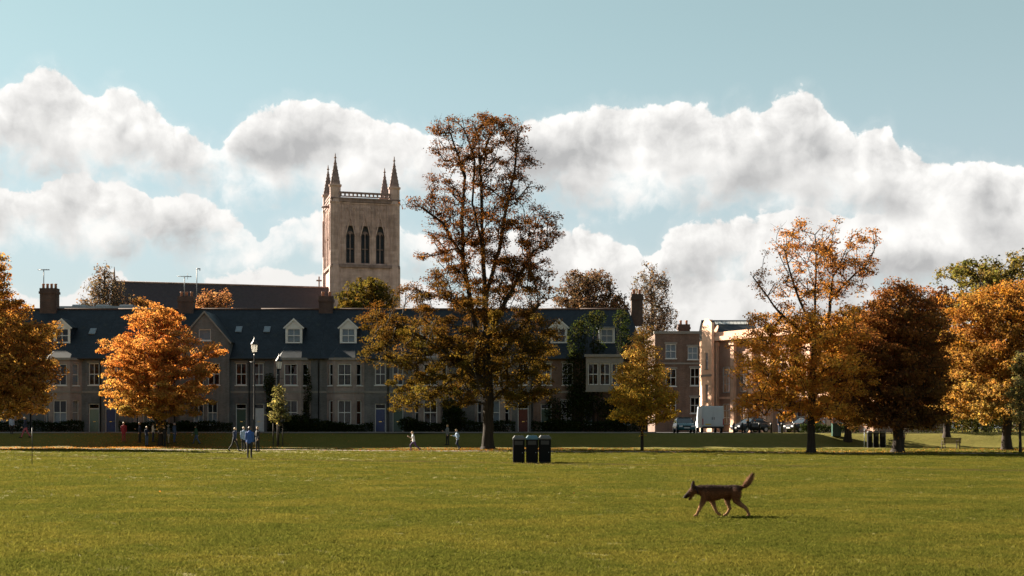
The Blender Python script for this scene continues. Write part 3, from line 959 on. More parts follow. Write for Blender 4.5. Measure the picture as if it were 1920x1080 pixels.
# ------------------------------------------------------------------ the chapel and its tower
TY = 228.57; TS = 10.5
ROT = math.radians(15)
def tz(py): return EYE + (HZ - py) / TS
TW = 11.7
fc = Vector((wx(685, TY), TY, 0))
nb = Vector((-math.sin(ROT), math.cos(ROT), 0))
tc_ = fc + nb * (TW / 2)
T0 = 0.9     # base level

def arch_fill(mb, x0, x1, z_sp, z_ap, y0, y1, mi=0):
    """the two spandrels that turn a square-headed opening into a pointed one"""
    w = x1 - x0; xc = (x0 + x1) / 2
    for s in (-1, 1):
        pts = [(xc, z_ap)]
        n = 6
        for k in range(1, n + 1):
            t = k / n
            x = xc + s * (w / 2) * math.sin(t * math.pi / 2) ** 0.9
            z = z_sp + (z_ap - z_sp) * (1 - t ** 1.7)
            pts.append((x, z))
        poly = pts + [(xc + s * w / 2, z_ap)]
        mb.prism(poly, y0, y1, mi)

tower = empty("chapel_tower", (tc_.x, tc_.y, T0), ROT)
tag(tower, "tall square stone tower with four corner pinnacles and pierced parapet", "tower")
h = TW / 2
zt = lambda py: tz(py) - T0
z_top, z_str, z_sill, z_spr, z_apx = zt(374), zt(500), zt(494), zt(440), zt(424)
faces = [((-h, -h), (1, 0), True), ((-h, h), (0, -1), True), ((h, -h), (0, 1), False), ((h, h), (-1, 0), False)]
mb = MB()
lanc = [TW / 2 + k * 2.68 for k in (-1, 0, 1)]
for o, u, full in faces:
    ops = [(c - 0.80, c + 0.80, z_sill, z_apx) for c in lanc]
    facade(mb, o, u, TW, 0, z_top, ops, 0.9)
mb.add([(-h, -h, z_top), (h, -h, z_top), (h, h, z_top), (-h, h, z_top)], [(0, 1, 2, 3)])
mb.add([(-h + 1.2, -h + 1.2, 0), (h - 1.2, -h + 1.2, 0), (h - 1.2, -h + 1.2, z_top - .1), (-h + 1.2, -h + 1.2, z_top - .1)], [(0, 1, 2, 3)])
mb.add([(-h + 1.2, -h + 1.2, 0), (-h + 1.2, h - 1.2, 0), (-h + 1.2, h - 1.2, z_top - .1), (-h + 1.2, -h + 1.2, z_top - .1)], [(0, 1, 2, 3)])
mb.build("tower_wall", M_STONE, tower)

def belfry_window():
    mb = MB()
    zh = z_apx - z_sill
    arch_fill(mb, -0.80, 0.80, z_spr - z_sill, zh - 0.02, 0.02, 0.5)
    for s in (-1, 1):
        mb.box(s * 0.80 - (0.09 if s > 0 else 0), s * 0.80 + (0.09 if s < 0 else 0), 0.05, 0.45, 0.0, z_spr - z_sill)
    mb.box(-0.1, 0.1, 0.3, 0.5, 0.0, z_spr - z_sill + 0.6)
    for s in (-1, 1):   # small cusped heads over each light
        mb.prism([(0.0, z_spr - z_sill + .6), (s * 0.1, z_spr - z_sill - 0.2), (s * 0.3, z_spr - z_sill + 0.25), (s * 0.56, z_spr - z_sill - 0.2), (s * 0.6, z_spr - z_sill + .3), (s * 0.3, z_spr - z_sill + .55)], 0.34, 0.48)
    mb.box(-0.56, 0.56, 0.33, 0.47, (z_spr - z_sill) * 0.5 - 0.08, (z_spr - z_sill) * 0.5 + 0.08)
    return mb.mesh("belfry_window", M_STONED)
m, N, out = new_mat("dark_louvre")
principled(N, out, (0.05, 0.056, 0.068), 0.7)
M_LOUV = m
def louvres():
    mb = MB()
    for k in range(16):
        z = 0.15 + k * 0.33
        mb.add([(-0.72, 0.55, z), (0.72, 0.55, z), (0.72, 0.82, z + 0.3), (-0.72, 0.82, z + 0.3)], [(0, 1, 2, 3)])
    mb.add([(-0.75, 0.86, 0), (0.75, 0.86, 0), (0.75, 0.86, z_apx - z_sill), (-0.75, 0.86, z_apx - z_sill)], [(0, 1, 2, 3)])
    return mb.mesh("louvre", M_LOUV)
def hood():
    mb = MB()
    z0 = z_spr - z_sill - 0.3; zp = zt(404) - z_sill
    for s in (-1, 1):   # steep gablet over the arch
        mb.prism([(s * 1.0, z0), (s * 0.78, z0), (0, zp - 0.45), (0, zp)], -0.22, -0.003)
    mb.prism([(-0.12, zp - .2), (0.12, zp - .2), (0.16, zp + 0.5), (0, zp + 0.9), (-0.16, zp + 0.5)], -0.24, -0.004)
    return mb.mesh("hood_gable", M_STONE)
bw, lv, hd = belfry_window(), louvres(), hood()
for o, u, full in faces:
    for c in lanc:
        w_ = obj("belfry_window", bw, tower, matrix=face_matrix(o, u, c, z_sill))
        obj("louvre", lv, w_)
        if full:
            obj("hood_gable", hd, w_)

def panelling(o, u):
    mb = MB()
    M = face_matrix(o, u, 0, 0)
    bx = lambda a, b, d, c, e: mb.box(a, b, -d, -0.003, c, e, 0, M)
    for c in [TW / 2 + k * 1.34 for k in (-3, -1, 1, 3)]:      # slim shafts between the lights
        bx(c - 0.14, c + 0.14, 0.16, z_str + 0.35, z_top - 1.0)
    for k in range(-6, 7):                                     # blind arcade above
        c = TW / 2 + k * 0.67
        bx(c - 0.055, c + 0.055, 0.12, zt(412), z_top - 0.9)
    bx(1.7, TW - 1.7, 0.14, z_top - 0.9, z_top - 0.65)
    for k in range(-5, 6, 2):
        c = TW / 2 + k * 0.67
        for s in (-1, 1):
            P = [(c, -0.13, z_top - 1.1), (c + s * 0.6, -0.13, z_top - 2.2), (c + s * 0.45, -0.13, z_top - 2.2), (c, -0.13, z_top - 1.4)]
            Q = [(p[0], -0.004, p[2]) for p in P]
            mb.add([tuple(M @ Vector(p)) for p in P + Q], [(0, 1, 2, 3), (4, 7, 6, 5), (0, 4, 5, 1), (1, 5, 6, 2), (2, 6, 7, 3), (3, 7, 4, 0)])
    for s in (0.55, TW - 0.95):                                # narrow niche panels on the corner piers
        for a in (0.0, 0.34):
            bx(s + a, s + a + 0.07, 0.5, zt(470), zt(400))
    return mb
for o, u, full in faces:
    if full:
        panelling(o, u).build("tracery", M_STONE, tower)
# string courses
for py, hgt, d in ((502, 0.5, 0.35), (380, 0.45, 0.3), (375, 0.25, 0.42), (590, 0.5, 0.3)):
    mb = MB(); z = zt(py)
    mb.box(-h - d, h + d, -h - d, h + d, z - 0.02, z + hgt)
    mb.build("string_course", M_STONED, tower)
# pierced parapet
mb = MB()
zp0, zp1 = zt(373) + 0.0, zt(361)
for o, u, _ in faces:
    M = face_matrix(o, u, 0, 0)
    mb.box(0.9, TW - 0.9, -0.1, 0.25, zp1 - 0.32, zp1, 0, M)
    mb.box(0.9, TW - 0.9, -0.1, 0.25, zp0 + .26, zp0 + 0.42, 0, M)
    for k in range(13):
        c = 1.5 + (TW - 3.0) * k / 12
        mb.box(c - 0.14, c + 0.14, -0.03, 0.18, zp0 + 0.42, zp1 - 0.32, 0, M)
mb.build("parapet", M_STONED, tower)
# corner turrets with pinnacles
def turret_mesh():
    mb = MB()
    mb.lathe([(1.12, 0), (1.12, zt(500)), (1.02, zt(496)), (1.02, zt(384)), (1.14, zt(381)), (1.0, zt(374)), (1.0, zt(353)), (1.18, zt(351)), (1.18, zt(348))], 8, rot=math.pi / 8)
    return mb.mesh("turret", M_STONE)
def pinnacle_mesh():
    mb = MB()
    z0, z1 = zt(348) + .002, zt(299)
    mb.lathe([(0.95, z0), (0.60, z0 + (z1 - z0) * .4), (0.28, z0 + (z1 - z0) * .76), (0.10, z1)], 8, rot=math.pi / 8)
    for k in range(8):                       # crockets up the ribs
        t = math.pi / 8 + k * math.pi / 4
        for j in range(6):
            f = 0.1 + j * 0.14
            r = 0.95 * (1 - f) + 0.10 * f - 0.02
            z = z0 + (z1 - z0) * f
            x, y = r * math.cos(t), r * math.sin(t)
            mb.box(x - 0.05, x + 0.05, y - 0.05, y + 0.05, z, z + 0.14)
    return mb.mesh("pinnacle", M_STONED)
def finial_mesh():
    mb = MB(); z1 = zt(299)
    mb.lathe([(0.12, z1), (0.28, z1 + 0.15), (0.12, z1 + 0.3), (0.08, z1 + 0.75), (0.02, z1 + 1.0)], 8)
    return mb.mesh("finial", M_STONED)
tm, pm_, fm = turret_mesh(), pinnacle_mesh(), finial_mesh()
for sx in (-1, 1):
    for sy in (-1, 1):
        t_ = obj("turret", tm, tower, loc=(sx * (h - 0.55), sy * (h - 0.55), 0))
        p_ = obj("pinnacle", pm_, t_)
        obj("finial", fm, t_)
# gargoyle on the left side
mb = MB(); mb.tube([(-h, -h + 2.2, zt(387)), (-h - 0.9, -h + 2.2, zt(387)), (-h - 1.7, -h + 2.2, zt(388))], [0.3, 0.25, 0.14], 8)
mb.build("gargoyle", M_STONED, tower, True)

chapel = empty("chapel", (tc_.x, tc_.y, T0), ROT)
tag(chapel, "long chapel with plain dark slate roof left of the stone tower", "chapel")
CL, CW2 = 37.5, 6.6
ce, cr = 18.5, tz(535) - T0
x1c = -h - 0.02; x0c = x1c - CL
mb = MB()
bayops = [(2.2 + k * 6.2, 5.0 + k * 6.2, 7.0, 16.5) for k in range(6)]
facade(mb, (x0c, -CW2), (1, 0), CL, 0, ce, bayops, 0.6)
mb.add([(x0c, CW2, 0), (x1c, CW2, 0), (x1c, CW2, ce), (x0c, CW2, ce)], [(0, 1, 2, 3)])
for xx in (x0c, x1c):
    mb.add([(xx, -CW2, 0), (xx, CW2, 0), (xx, CW2, ce), (xx, 0, cr - .1), (xx, -CW2, ce)], [(0, 1, 2, 3, 4)])
mb.build("wall", M_STONE, chapel)
for q in bayops:
    mb = MB(); arch_fill(mb, -1.4, 1.4, 6.0, 9.48, 0.05, 0.4)
    for c in (-0.47, 0.47): mb.box(c - 0.07, c + 0.07, 0.2, 0.35, 0, 7.5)
    w_ = mb.build("window", M_STONED, chapel, matrix=face_matrix((x0c, -CW2), (1, 0), (q[0] + q[1]) / 2, q[2]))
    mb = MB(); mb.box(-1.4, 1.4, 0.45, 0.47, 0.0, 9.5); mb.build("pane", M_LOUV, w_)
for k in range(7):
    mb = MB(); xx = x0c + 0.5 + k * 6.15
    mb.box(xx - 0.5, xx + 0.5, -CW2 - 1.2, -CW2 - 0.003, 0, 12); mb.prism([(xx - 0.45, 12.003), (xx + 0.45, 12.003), (xx + 0.45, 15.5), (xx - 0.45, 15.5)], -CW2 - 0.7, -CW2 - 0.004)
    mb.build("buttress", M_STONE, chapel)
mb = MB()
ov = 0.35
sl = (cr - ce) / CW2
mb.add([(x0c - .1, -CW2 - ov, ce - sl * ov), (x1c, -CW2 - ov, ce - sl * ov), (x1c, 0, cr), (x0c - .1, 0, cr), (x1c, CW2 + ov, ce - sl * ov), (x0c - .1, CW2 + ov, ce - sl * ov)], [(0, 1, 2, 3), (3, 2, 4, 5)])
rf = mb.build("roof", M_SLATE2, chapel)
mb = MB(); mb.tube([(x0c, 0, cr + .05), (x1c, 0, cr + .05)], 0.16, 8); mb.build("ridge_tile", M_STONED, rf, True)
# gable coping with cross at the tower end, finial at the far end
mb = MB(); xx = x1c - 1.7
mb.box(xx - 0.12, xx + 0.12, -0.12, 0.12, cr, cr + 2.0); mb.box(xx - 0.5, xx + 0.5, -0.115, 0.115, cr + 1.15, cr + 1.4)
mb.build("cross", M_STONED, chapel)
mb = MB(); mb.lathe([(0.25, 0), (0.18, 0.8), (0.05, 2.6)], 8, (x0c + .3, 0, cr)); mb.build("finial", M_STONED, chapel)

# ------------------------------------------------------------------ other buildings
def flat_back():
    Y = 140.0
    r = empty("rooftop_extension", (wx(190, Y), Y, 1.2)); tag(r, "low pale metal-clad roof storey behind the left end of the terrace", "building")
    x0, x1 = wx(118, Y) - r.location.x, wx(258, Y) - r.location.x
    zt_ = wz(571, Y) - 1.2
    mb = MB(); mb.box(x0, x1, 0, 8, 0, zt_ - 0.5); mb.build("wall", M_GREYDOOR, r)
    mb = MB(); mb.box(x0 - 0.3, x1 + 0.3, -0.3, 8.3, zt_ - 0.497, zt_ - 0.2); mb.build("flat_roof", M_LEAD, r)
    for k in range(3):
        mb = MB(); a = x0 + 0.6 + k * 2.6
        mb.prism([(a, zt_ - 0.197), (a + 1.6, zt_ - 0.197), (a + 1.5, zt_ + 0.1), (a + 0.1, zt_ + 0.1)], 1, 6)
        mb.build("roof_lantern", M_SKYL, r)
flat_back()

def brick_block():
    Y = 140.0
    sc = F / Y
    x0, x1 = wx(1228, Y), wx(1312, Y)
    r = empty("brick_building", ((x0 + x1) / 2, Y, 1.2)); tag(r, "plain red-brown brick building with white sash windows behind the parked van", "building")
    W = x1 - x0; z = lambda py: wz(py, Y) - 1.2
    P = lambda px: wx(px, Y) - x0
    mb = MB()
    sp = [(1258, 645, 672, 1.15), (1299, 650, 674, 1.1), (1258, 692, 724, 1.15), (1303, 690, 723, 1.0), (1258, 745, 775, 1.15), (1303, 745, 775, 1.0)]
    ops = [(P(p) - w / 2, P(p) + w / 2, z(b), z(a)) for p, a, b, w in sp]
    facade(mb, (-W / 2, 0), (1, 0), W, 0, z(626), ops)
    for s in (-1, 1):
        mb.add([(s * W / 2, 0, 0), (s * W / 2, 9, 0), (s * W / 2, 9, z(626)), (s * W / 2, 0, z(626))], [(0, 1, 2, 3)])
    mb.add([(-W / 2, 9, 0), (W / 2, 9, 0), (W / 2, 9, z(626)), (-W / 2, 9, z(626))], [(0, 1, 2, 3)])
    mb.add([(-W / 2, 0.1, z(632)), (W / 2, 0.1, z(632)), (W / 2, 9, z(632)), (-W / 2, 9, z(632))], [(0, 1, 2, 3)])
    mb.box(-W / 2 + .05, W / 2 - .05, 3, 3.1, 0.1, z(635))
    mb.build("wall", M_WALLC, r)
    mb = MB(); mb.box(-W / 2 - 0.12, W / 2 + 0.12, -0.15, 0.3, z(626) + 0.003, z(621)); mb.build("coping", M_DIMWHITE, r)
    mb = MB(); mb.box(-W / 2 - 0.02, W / 2 + 0.02, -0.1, -0.003, z(683), z(680)); mb.build("string_course", M_DIMWHITE, r)
    for q in ops:
        window(r, (-W / 2, 0), (1, 0), (q[0] + q[1]) / 2, q[2], q[1] - q[0], q[3] - q[2], 2, 2, W1 if q[2] > 6 else None, True, head=True)
    chimney(r, P(1291) - W / 2, 4, 1.3, 0.9, z(640), z(603), 2)
brick_block()

def college_block():
    """the sunlit pale building set at an angle on the right"""
    A = Vector((wx(1345, 150), 150.0, 0)); u = Vector((0.53, -0.848, 0)).normalized()
    r = empty("pale_college_building", (A.x, A.y, 1.2), math.atan2(u.y, u.x))
    tag(r, "pale sunlit stone building with tall pilasters behind the trees on the right", "building")
    L = 24.0; ze = wz(640, 150) - 1.2
    # local: x along the facade (towards the viewer), outside is -y
    mb = MB(); ops = []
    nb_ = 8; step = L / nb_
    for k in range(nb_):
        c = step * (k + 0.5)
        ops += [(c - 0.62, c + 0.62, 0.9, 3.3), (c - 0.62, c + 0.62, 4.6, 7.6)]
    facade(mb, (0, 0), (1, 0), L, -0.3, ze, ops, 0.25)
    mb.add([(L, 0, -.3), (L, 11, -.3), (L, 11, ze), (L, 0, ze)], [(0, 1, 2, 3)])
    mb.add([(0, 11, -.3), (L, 11, -.3), (L, 11, ze), (0, 11, ze)], [(0, 1, 2, 3)])
    mb.box(0.05, L - .05, 4, 4.1, 0, ze - .1)
    mb.build("wall", M_PINK, r)
    for k in range(nb_ + 1):
        mb = MB(); c = step * k
        mb.box(c - 0.36, c + 0.36, -0.5, -0.003, -0.3, 0.5); mb.box(c - 0.28, c + 0.28, -0.42, -0.003, 0.502, ze - 0.6); mb.box(c - 0.4, c + 0.4, -0.55, -0.003, ze - 0.598, ze - 0.1)
        mb.build("pilaster", M_PALE, r)
    mb = MB(); mb.box(-0.2, L + 0.3, -0.8, 0.2, ze + 0.003, ze + 0.5); mb.box(-0.2, L + 0.3, -0.6, 0.2, ze + 0.503, ze + 1.0); mb.box(0, L, -0.12, -0.004, 3.85, 4.1)
    mb.build("cornice", M_PALE, r)
    for q in ops:
        window(r, (0, 0), (1, 0), (q[0] + q[1]) / 2, q[2], q[1] - q[0], q[3] - q[2], 2, 3, None, 2, trim=M_WHITE)
    # roof of the main range
    mb = MB(); zr = wz(594, 150) - 1.2
    mb.add([(-.2, -0.3, ze + 1.0), (L + .2, -0.3, ze + 1.0), (L - 3, 5.5, ze + 1.15), (-.2, 5.5, ze + 1.15), (L + .2, 11.3, ze + 1.0), (-.2, 11.3, ze + 1.0)], [(0, 1, 2, 3), (3, 2, 4, 5), (1, 4, 2), (0, 3, 5)])
    mb.build("roof", M_LEAD, r)
    # end pavilion with shouldered gable, nearer the side street
    B = Vector((wx(1316, 151), 151.0, 0))
    p = empty("gabled_pavilion", (B.x, B.y, 1.2), math.radians(-66))
    tag(p, "narrow pale gabled end pavilion with slit windows beside the parked van", "building")
    Wp = 2.1; zs = wz(612, 151) - 1.2; zp = wz(597, 151) - 1.2
    mb = MB()
    ops = [(0.75, 1.3, 7.4, 9.3), (0.75, 1.3, 3.6, 5.6), (0.75, 1.3, 0.8, 2.6)]
    facade(mb, (0, 0), (1, 0), Wp, -0.3, zs, ops, 0.25)
    mb.add([(0, 0, zs), (Wp, 0, zs), (Wp, 0, zs + .3), (Wp * 0.62, 0, zp - .1), (Wp * 0.3, 0, zp - 0.1)], [(0, 1, 2, 3, 4)])
    mb.add([(Wp, 0, -.3), (Wp, 0.35, -.3), (Wp, 0.35, zs + .3), (Wp, 0, zs + .3)], [(0, 1, 2, 3)])
    mb.add([(0, 0, -.3), (0, 0.9, -.3), (0, 0.9, zs), (0, 0, zs)], [(0, 1, 2, 3)])
    mb.add([(0, 0.3, zs), (0, 0.9, zs), (Wp * .45, 0.9, zp - .2), (Wp * .45, .3, zp - .2)], [(0, 1, 2, 3)])
    mb.add([(0, 0.9, -.3), (Wp, 0.9, -.3), (Wp, 0.9, zs), (0, 0.9, zs)], [(0, 1, 2, 3)])
    mb.build("wall", M_PALE, p)
    mb = MB(); mb.box(-0.08, Wp + .08, -0.1, -0.003, 6.5, 6.75); mb.box(-0.08, Wp + .08, -0.1, -0.003, 2.9, 3.1); mb.build("string_course", M_DIMWHITE, p)
    for q in ops:
        window(p, (0, 0), (1, 0), (q[0] + q[1]) / 2, q[2], q[1] - q[0], q[3] - q[2], 1, 2, None, 2)
    # slate-roofed range behind, ridge seen above the eaves
    Y = 158.0
    q_ = empty("slate_roofed_range", (wx(1370, Y), Y, 1.2)); tag(q_, "dark slate roof with a glazed ridge strip behind the gabled pavilion", "building")
    x0, x1 = wx(1324, Y) - q_.location.x, wx(1424, Y) - q_.location.x
    z0, z1 = wz(632, Y) - 1.2, wz(595, Y) - 1.2
    mb = MB(); mb.box(x0 + .1, x1 - .1, 0.1, 8, -.2, z0); mb.build("wall", M_PALE, q_)
    mb = MB(); mb.add([(x0, -.2, z0 - .1), (x1, -.2, z0 - .1), (x1, 4, z1), (x0, 4, z1), (x1, 8.2, z0 - .1), (x0, 8.2, z0 - .1)], [(0, 1, 2, 3), (3, 2, 4, 5), (0, 3, 5), (1, 4, 2)]); rf = mb.build("roof", M_SLATE, q_)
    sl = (z1 - z0 + .1) / 4.2
    for k in range(9):
        xx = x0 + 1.6 + k * (x1 - x0 - 2.4) / 9
        mb = MB(); ya, yb = 2.9, 3.5
        za, zb = z0 - .1 + sl * (ya + .2) + .06, z0 - .1 + sl * (yb + .2) + .06
        mb.add([(xx, ya, za), (xx + .42, ya, za), (xx + .42, yb, zb), (xx, yb, zb)], [(0, 1, 2, 3)])
        mb.build("rooflight", M_CURT_W, rf)
college_block()
# ------------------------------------------------------------------ trees
def leaf_mesh(name, pos, nrm, size, tint, rng, aspect=0.62, curl=0.18):
    """many leaf-shaped faces: pos (n,3), nrm (n,3), size (n,), tint (n,3)"""
    n = len(pos)
    nrm = nrm / (np.linalg.norm(nrm, axis=1, keepdims=True) + 1e-9)
    a = rng.normal(size=(n, 3))
    a -= nrm * (a * nrm).sum(1, keepdims=True)
    a /= (np.linalg.norm(a, axis=1, keepdims=True) + 1e-9)
    b = np.cross(nrm, a)
    s = size[:, None]
    V = np.empty((n, 4, 3), np.float32)
    V[:, 0] = pos - a * s * 0.5
    V[:, 1] = pos + b * s * 0.5 * aspect + nrm * s * curl
    V[:, 2] = pos + a * s * 0.5
    V[:, 3] = pos - b * s * 0.5 * aspect + nrm * s * curl
    me = bpy.data.meshes.new(name)
    me.vertices.add(4 * n); me.vertices.foreach_set("co", V.reshape(-1))
    me.loops.add(4 * n); me.loops.foreach_set("vertex_index", np.arange(4 * n, dtype=np.int32))
    me.polygons.add(n); me.polygons.foreach_set("loop_start", np.arange(0, 4 * n, 4, dtype=np.int32))
    try:
        me.polygons.foreach_set("loop_total", np.full(n, 4, np.int32))
    except Exception:
        pass
    me.update(calc_edges=True)
    at = me.attributes.new("tint", 'FLOAT_COLOR', 'POINT')
    c = np.ones((n, 4, 4), np.float32); c[:, :, :3] = tint[:, None, :]
    at.data.foreach_set("color", c.reshape(-1))
    me.materials.append(M_LEAF)
    return me

def edge_tubes(name, P0, P1, R0, R1, mat, k=5):
    """frustums for many branch pieces in one go"""
    n = len(P0)
    d = P1 - P0
    L = np.linalg.norm(d, axis=1, keepdims=True) + 1e-9
    d = d / L
    ref = np.where(np.abs(d[:, 2:3]) < 0.9, np.array([[0, 0, 1.0]]), np.array([[1.0, 0, 0]]))
    a = np.cross(d, ref); a /= np.linalg.norm(a, axis=1, keepdims=True); b = np.cross(d, a)
    V = np.empty((n, 2, k, 3), np.float32)
    for i in range(k):
        t = 2 * math.pi * i / k
        dirv = a * math.cos(t) + b * math.sin(t)
        V[:, 0, i] = P0 + dirv * R0[:, None]
        V[:, 1, i] = P1 + dirv * R1[:, None] + d * (R1[:, None] * 0.4)
    base = (np.arange(n) * 2 * k)[:, None]
    i = np.arange(k); j = (i + 1) % k
    Q = np.stack([base + i, base + j, base + k + j, base + k + i], axis=2).reshape(-1, 4)
    me = bpy.data.meshes.new(name)
    me.vertices.add(n * 2 * k); me.vertices.foreach_set("co", V.reshape(-1))
    nq = len(Q)
    me.loops.add(4 * nq); me.loops.foreach_set("vertex_index", Q.reshape(-1).astype(np.int32))
    me.polygons.add(nq); me.polygons.foreach_set("loop_start", np.arange(0, 4 * nq, 4, dtype=np.int32))
    try:
        me.polygons.foreach_set("loop_total", np.full(nq, 4, np.int32))
    except Exception:
        pass
    me.update(calc_edges=True)
    me.polygons.foreach_set("use_smooth", [True] * nq)
    me.materials.append(mat)
    return me

def palette_pick(pal, rng, n):
    pal = np.array(pal, float)
    w = rng.dirichlet(np.ones(len(pal)) * 0.4, n)
    return w @ pal

def tree(name, label, base_px, Y, trunk, blobs, n_att, leaves, leaf_size, pal, seed, fine=1.0, r_base=0.3, spread=0.62, flat=0.5, clump=0.75,
         rot_share=0.6, min_d=0.55, bark=None, group="autumn trees on the green", cat="tree", pal_low=None, z_split=None, up=0.5, base_z=None,
         twig=5, depth=1.0, extra_trunks=(), tip=0.014, gamma=2.3, clump_sd=0.55, top_thin=1.0, shade=1.0):
    """trunk: [(px, py)] from the ground up; blobs: (px, py, rx, ry, weight) the masses of the crown as seen, given real depth round the trunk"""
    rng = np.random.default_rng(seed)
    leaves = int(leaves * fine * 0.88); leaf_size = leaf_size / fine ** 0.5
    sc = Y / F
    bx = wx(base_px, Y); by = Y
    bz = ground_z(bx, by) if base_z is None else base_z
    root = empty(name, (bx, by, bz)); tag(root, label, cat, group)
    loc = lambda px, py: np.array([wx(px, Y) - bx, 0.0, wz(py, Y) - bz])
    # attraction points
    bl = np.array([(*loc(b[0], b[1]), b[2] * sc, b[3] * sc, b[4]) for b in blobs])
    wts = bl[:, 5] * bl[:, 3] * bl[:, 4]; wts = wts / wts.sum()
    axis_pts = [loc(*q) for q in trunk]
    def axis_x(z):
        zs = [q[2] for q in axis_pts]; xs = [q[0] for q in axis_pts]
        return float(np.interp(z, zs, xs))
    A = []
    tries = 0
    while len(A) < n_att and tries < n_att * 30:
        tries += 1
        b = bl[rng.choice(len(bl), p=wts)]
        d = rng.normal(size=3); d /= np.linalg.norm(d); d *= rng.random() ** 0.42
        q = np.array([b[0] + d[0] * b[3], d[1] * b[3] * depth, b[2] + d[2] * b[4]])
        if rng.random() < rot_share:
            ax = axis_x(q[2]); dx, dy = q[0] - ax, q[1]
            t = rng.random() * 2 * math.pi
            q[0] = ax + dx * math.cos(t) - dy * math.sin(t); q[1] = (dx * math.sin(t) + dy * math.cos(t)) * depth
            # stay inside the seen outline
            if not np.any(((q[0] - bl[:, 0]) / bl[:, 3]) ** 2 + ((q[2] - bl[:, 2]) / bl[:, 4]) ** 2 < 1.05):
                continue
        if A and np.min(np.sum((np.array(A) - q) ** 2, axis=1)) < min_d ** 2:
            continue
        A.append(q)
    A = np.array(A)
    # skeleton
    nodes = []; par = []; istr = []
    def poly(pts):
        prev = -1
        for i, p in enumerate(pts):
            if i == 0:
                nodes.append(np.array(p)); par.append(-1); istr.append(True); prev = len(nodes) - 1
            else:
                a = nodes[prev].copy(); L = np.linalg.norm(p - a); k = max(1, int(L / 0.7))
                for j in range(1, k + 1):
                    q = a + (p - a) * j / k
                    if j < k: q = q + rng.normal(size=3) * 0.03
                    nodes.append(q); par.append(prev); istr.append(True); prev = len(nodes) - 1
    poly(axis_pts)
    for pts in extra_trunks:
        P = [loc(*q[:2]) + np.array([0, q[2] if len(q) > 2 else 0, 0]) for q in pts]
        st = int(np.argmin([np.linalg.norm(x - P[0]) for x in nodes]))
        prev = st
        for p in P[1:]:
            a = nodes[prev].copy(); L = np.linalg.norm(p - a); k = max(1, int(L / 0.7))
            for j in range(1, k + 1):
                nodes.append(a + (p - a) * j / k + rng.normal(size=3) * 0.03); par.append(prev); istr.append(True); prev = len(nodes) - 1
    n_tr = len(nodes)
    nd = np.array(nodes)
    first = np.array([np.min(np.linalg.norm(nd - q, axis=1)) for q in A])
    depth_cost = {i: 0.0 for i in range(n_tr)}
    dc = [0.0] * n_tr
    z_first = nd[:, 2].max() * 0.12
    att_node = np.zeros(len(A), int)
    for idx in np.argsort(first):
        q = A[idx]
        nd = np.array(nodes)
        v = q - nd
        dist = np.linalg.norm(v, axis=1)
        rise = v[:, 2]; hor = np.linalg.norm(v[:, :2], axis=1)
        cost = dist + np.array(dc) * 0.25 + np.maximum(0, up * hor - rise) * 0.55 + (nd[:, 2] < z_first) * 6.0
        j = int(np.argmin(cost))
        a = nodes[j]; L = dist[j]; k = max(1, int(L / 0.6))
        prev = j
        bend = np.array([0, 0, 0.13 * L]) + rng.normal(size=3) * 0.05 * L
        for s in range(1, k + 1):
            t = s / k
            p = a + (q - a) * t + bend * (4 * t * (1 - t)) * 0.6
            nodes.append(p); par.append(prev); istr.append(False); dc.append(dc[prev] + L / k); prev = len(nodes) - 1
        att_node[idx] = prev
    nd = np.array(nodes); par_a = np.array(par)
    w = np.zeros(len(nd))
    kids = np.zeros(len(nd), int)
    for i in range(len(nd)):
        if par_a[i] >= 0: kids[par_a[i]] += 1
    for i in range(len(nd) - 1, -1, -1):
        if kids[i] == 0: w[i] += tip ** gamma
        if par_a[i] >= 0: w[par_a[i]] += w[i]
    r = w ** (1 / gamma)
    k_ = r_base / max(r[0], 1e-6)
    soft = np.where(np.array(istr), 1.0, 0.85)
    r = np.maximum(r * min(k_, 3.0) * soft, tip * 0.8)
    zrel = np.clip(nd[:, 2] / max(1e-6, nd[:n_tr, 2].max()), 0, 1)
    tr = np.array(istr)
    r[tr] = np.maximum(r[tr], r_base * (1 - zrel[tr]) * 0.75 * (np.arange(len(nd))[tr] < len(nd)))
    low = tr & (nd[:, 2] < 0.7)
    r[low] = np.maximum(r[low], r_base * (1.0 + 0.45 * np.clip(0.7 - nd[low, 2], 0, 1)))
    e = np.where(par_a >= 0)[0]
    P0, P1, R0, R1 = nd[par_a[e]], nd[e], np.minimum(r[par_a[e]], r[e] * 1.35 + 0.01), r[e]
    R0 = np.where(tr[e], r[par_a[e]], R0)
    # a root flare below ground
    P0 = np.vstack([P0, nd[0] + [[0, 0, -0.4]]]); P1 = np.vstack([P1, nd[0]]); R0 = np.append(R0, r[0] * 1.5); R1 = np.append(R1, r[0])
    # twigs round each tip
    tw0 = []; tw1 = []
    cl_r = clump * (0.75 + 0.5 * rng.random(len(A)))
    for i, q in enumerate(A):
        for _ in range(twig):
            d = rng.normal(size=3) * np.array([1, 1, flat]); d[2] += 0.25
            tw0.append(q); tw1.append(q + d / (np.linalg.norm(d) + 1e-6) * cl_r[i] * (0.6 + 0.5 * rng.random()))
    if tw0:
        tw0 = np.array(tw0); tw1 = np.array(tw1)
        P0 = np.vstack([P0, tw0]); P1 = np.vstack([P1, tw1]); R0 = np.append(R0, np.full(len(tw0), tip * 0.7)); R1 = np.append(R1, np.full(len(tw0), tip * 0.35))
    obj("trunk", edge_tubes("trunk", P0, P1, R0, R1, bark or M_BARK, 6), root)
    # leaves
    hrel = np.clip((A[:, 2] - A[:, 2].min()) / (np.ptp(A[:, 2]) + 1e-6), 0, 1)
    thin = 1 + (top_thin - 1) * np.clip((hrel - 0.25) / 0.45, 0, 1)
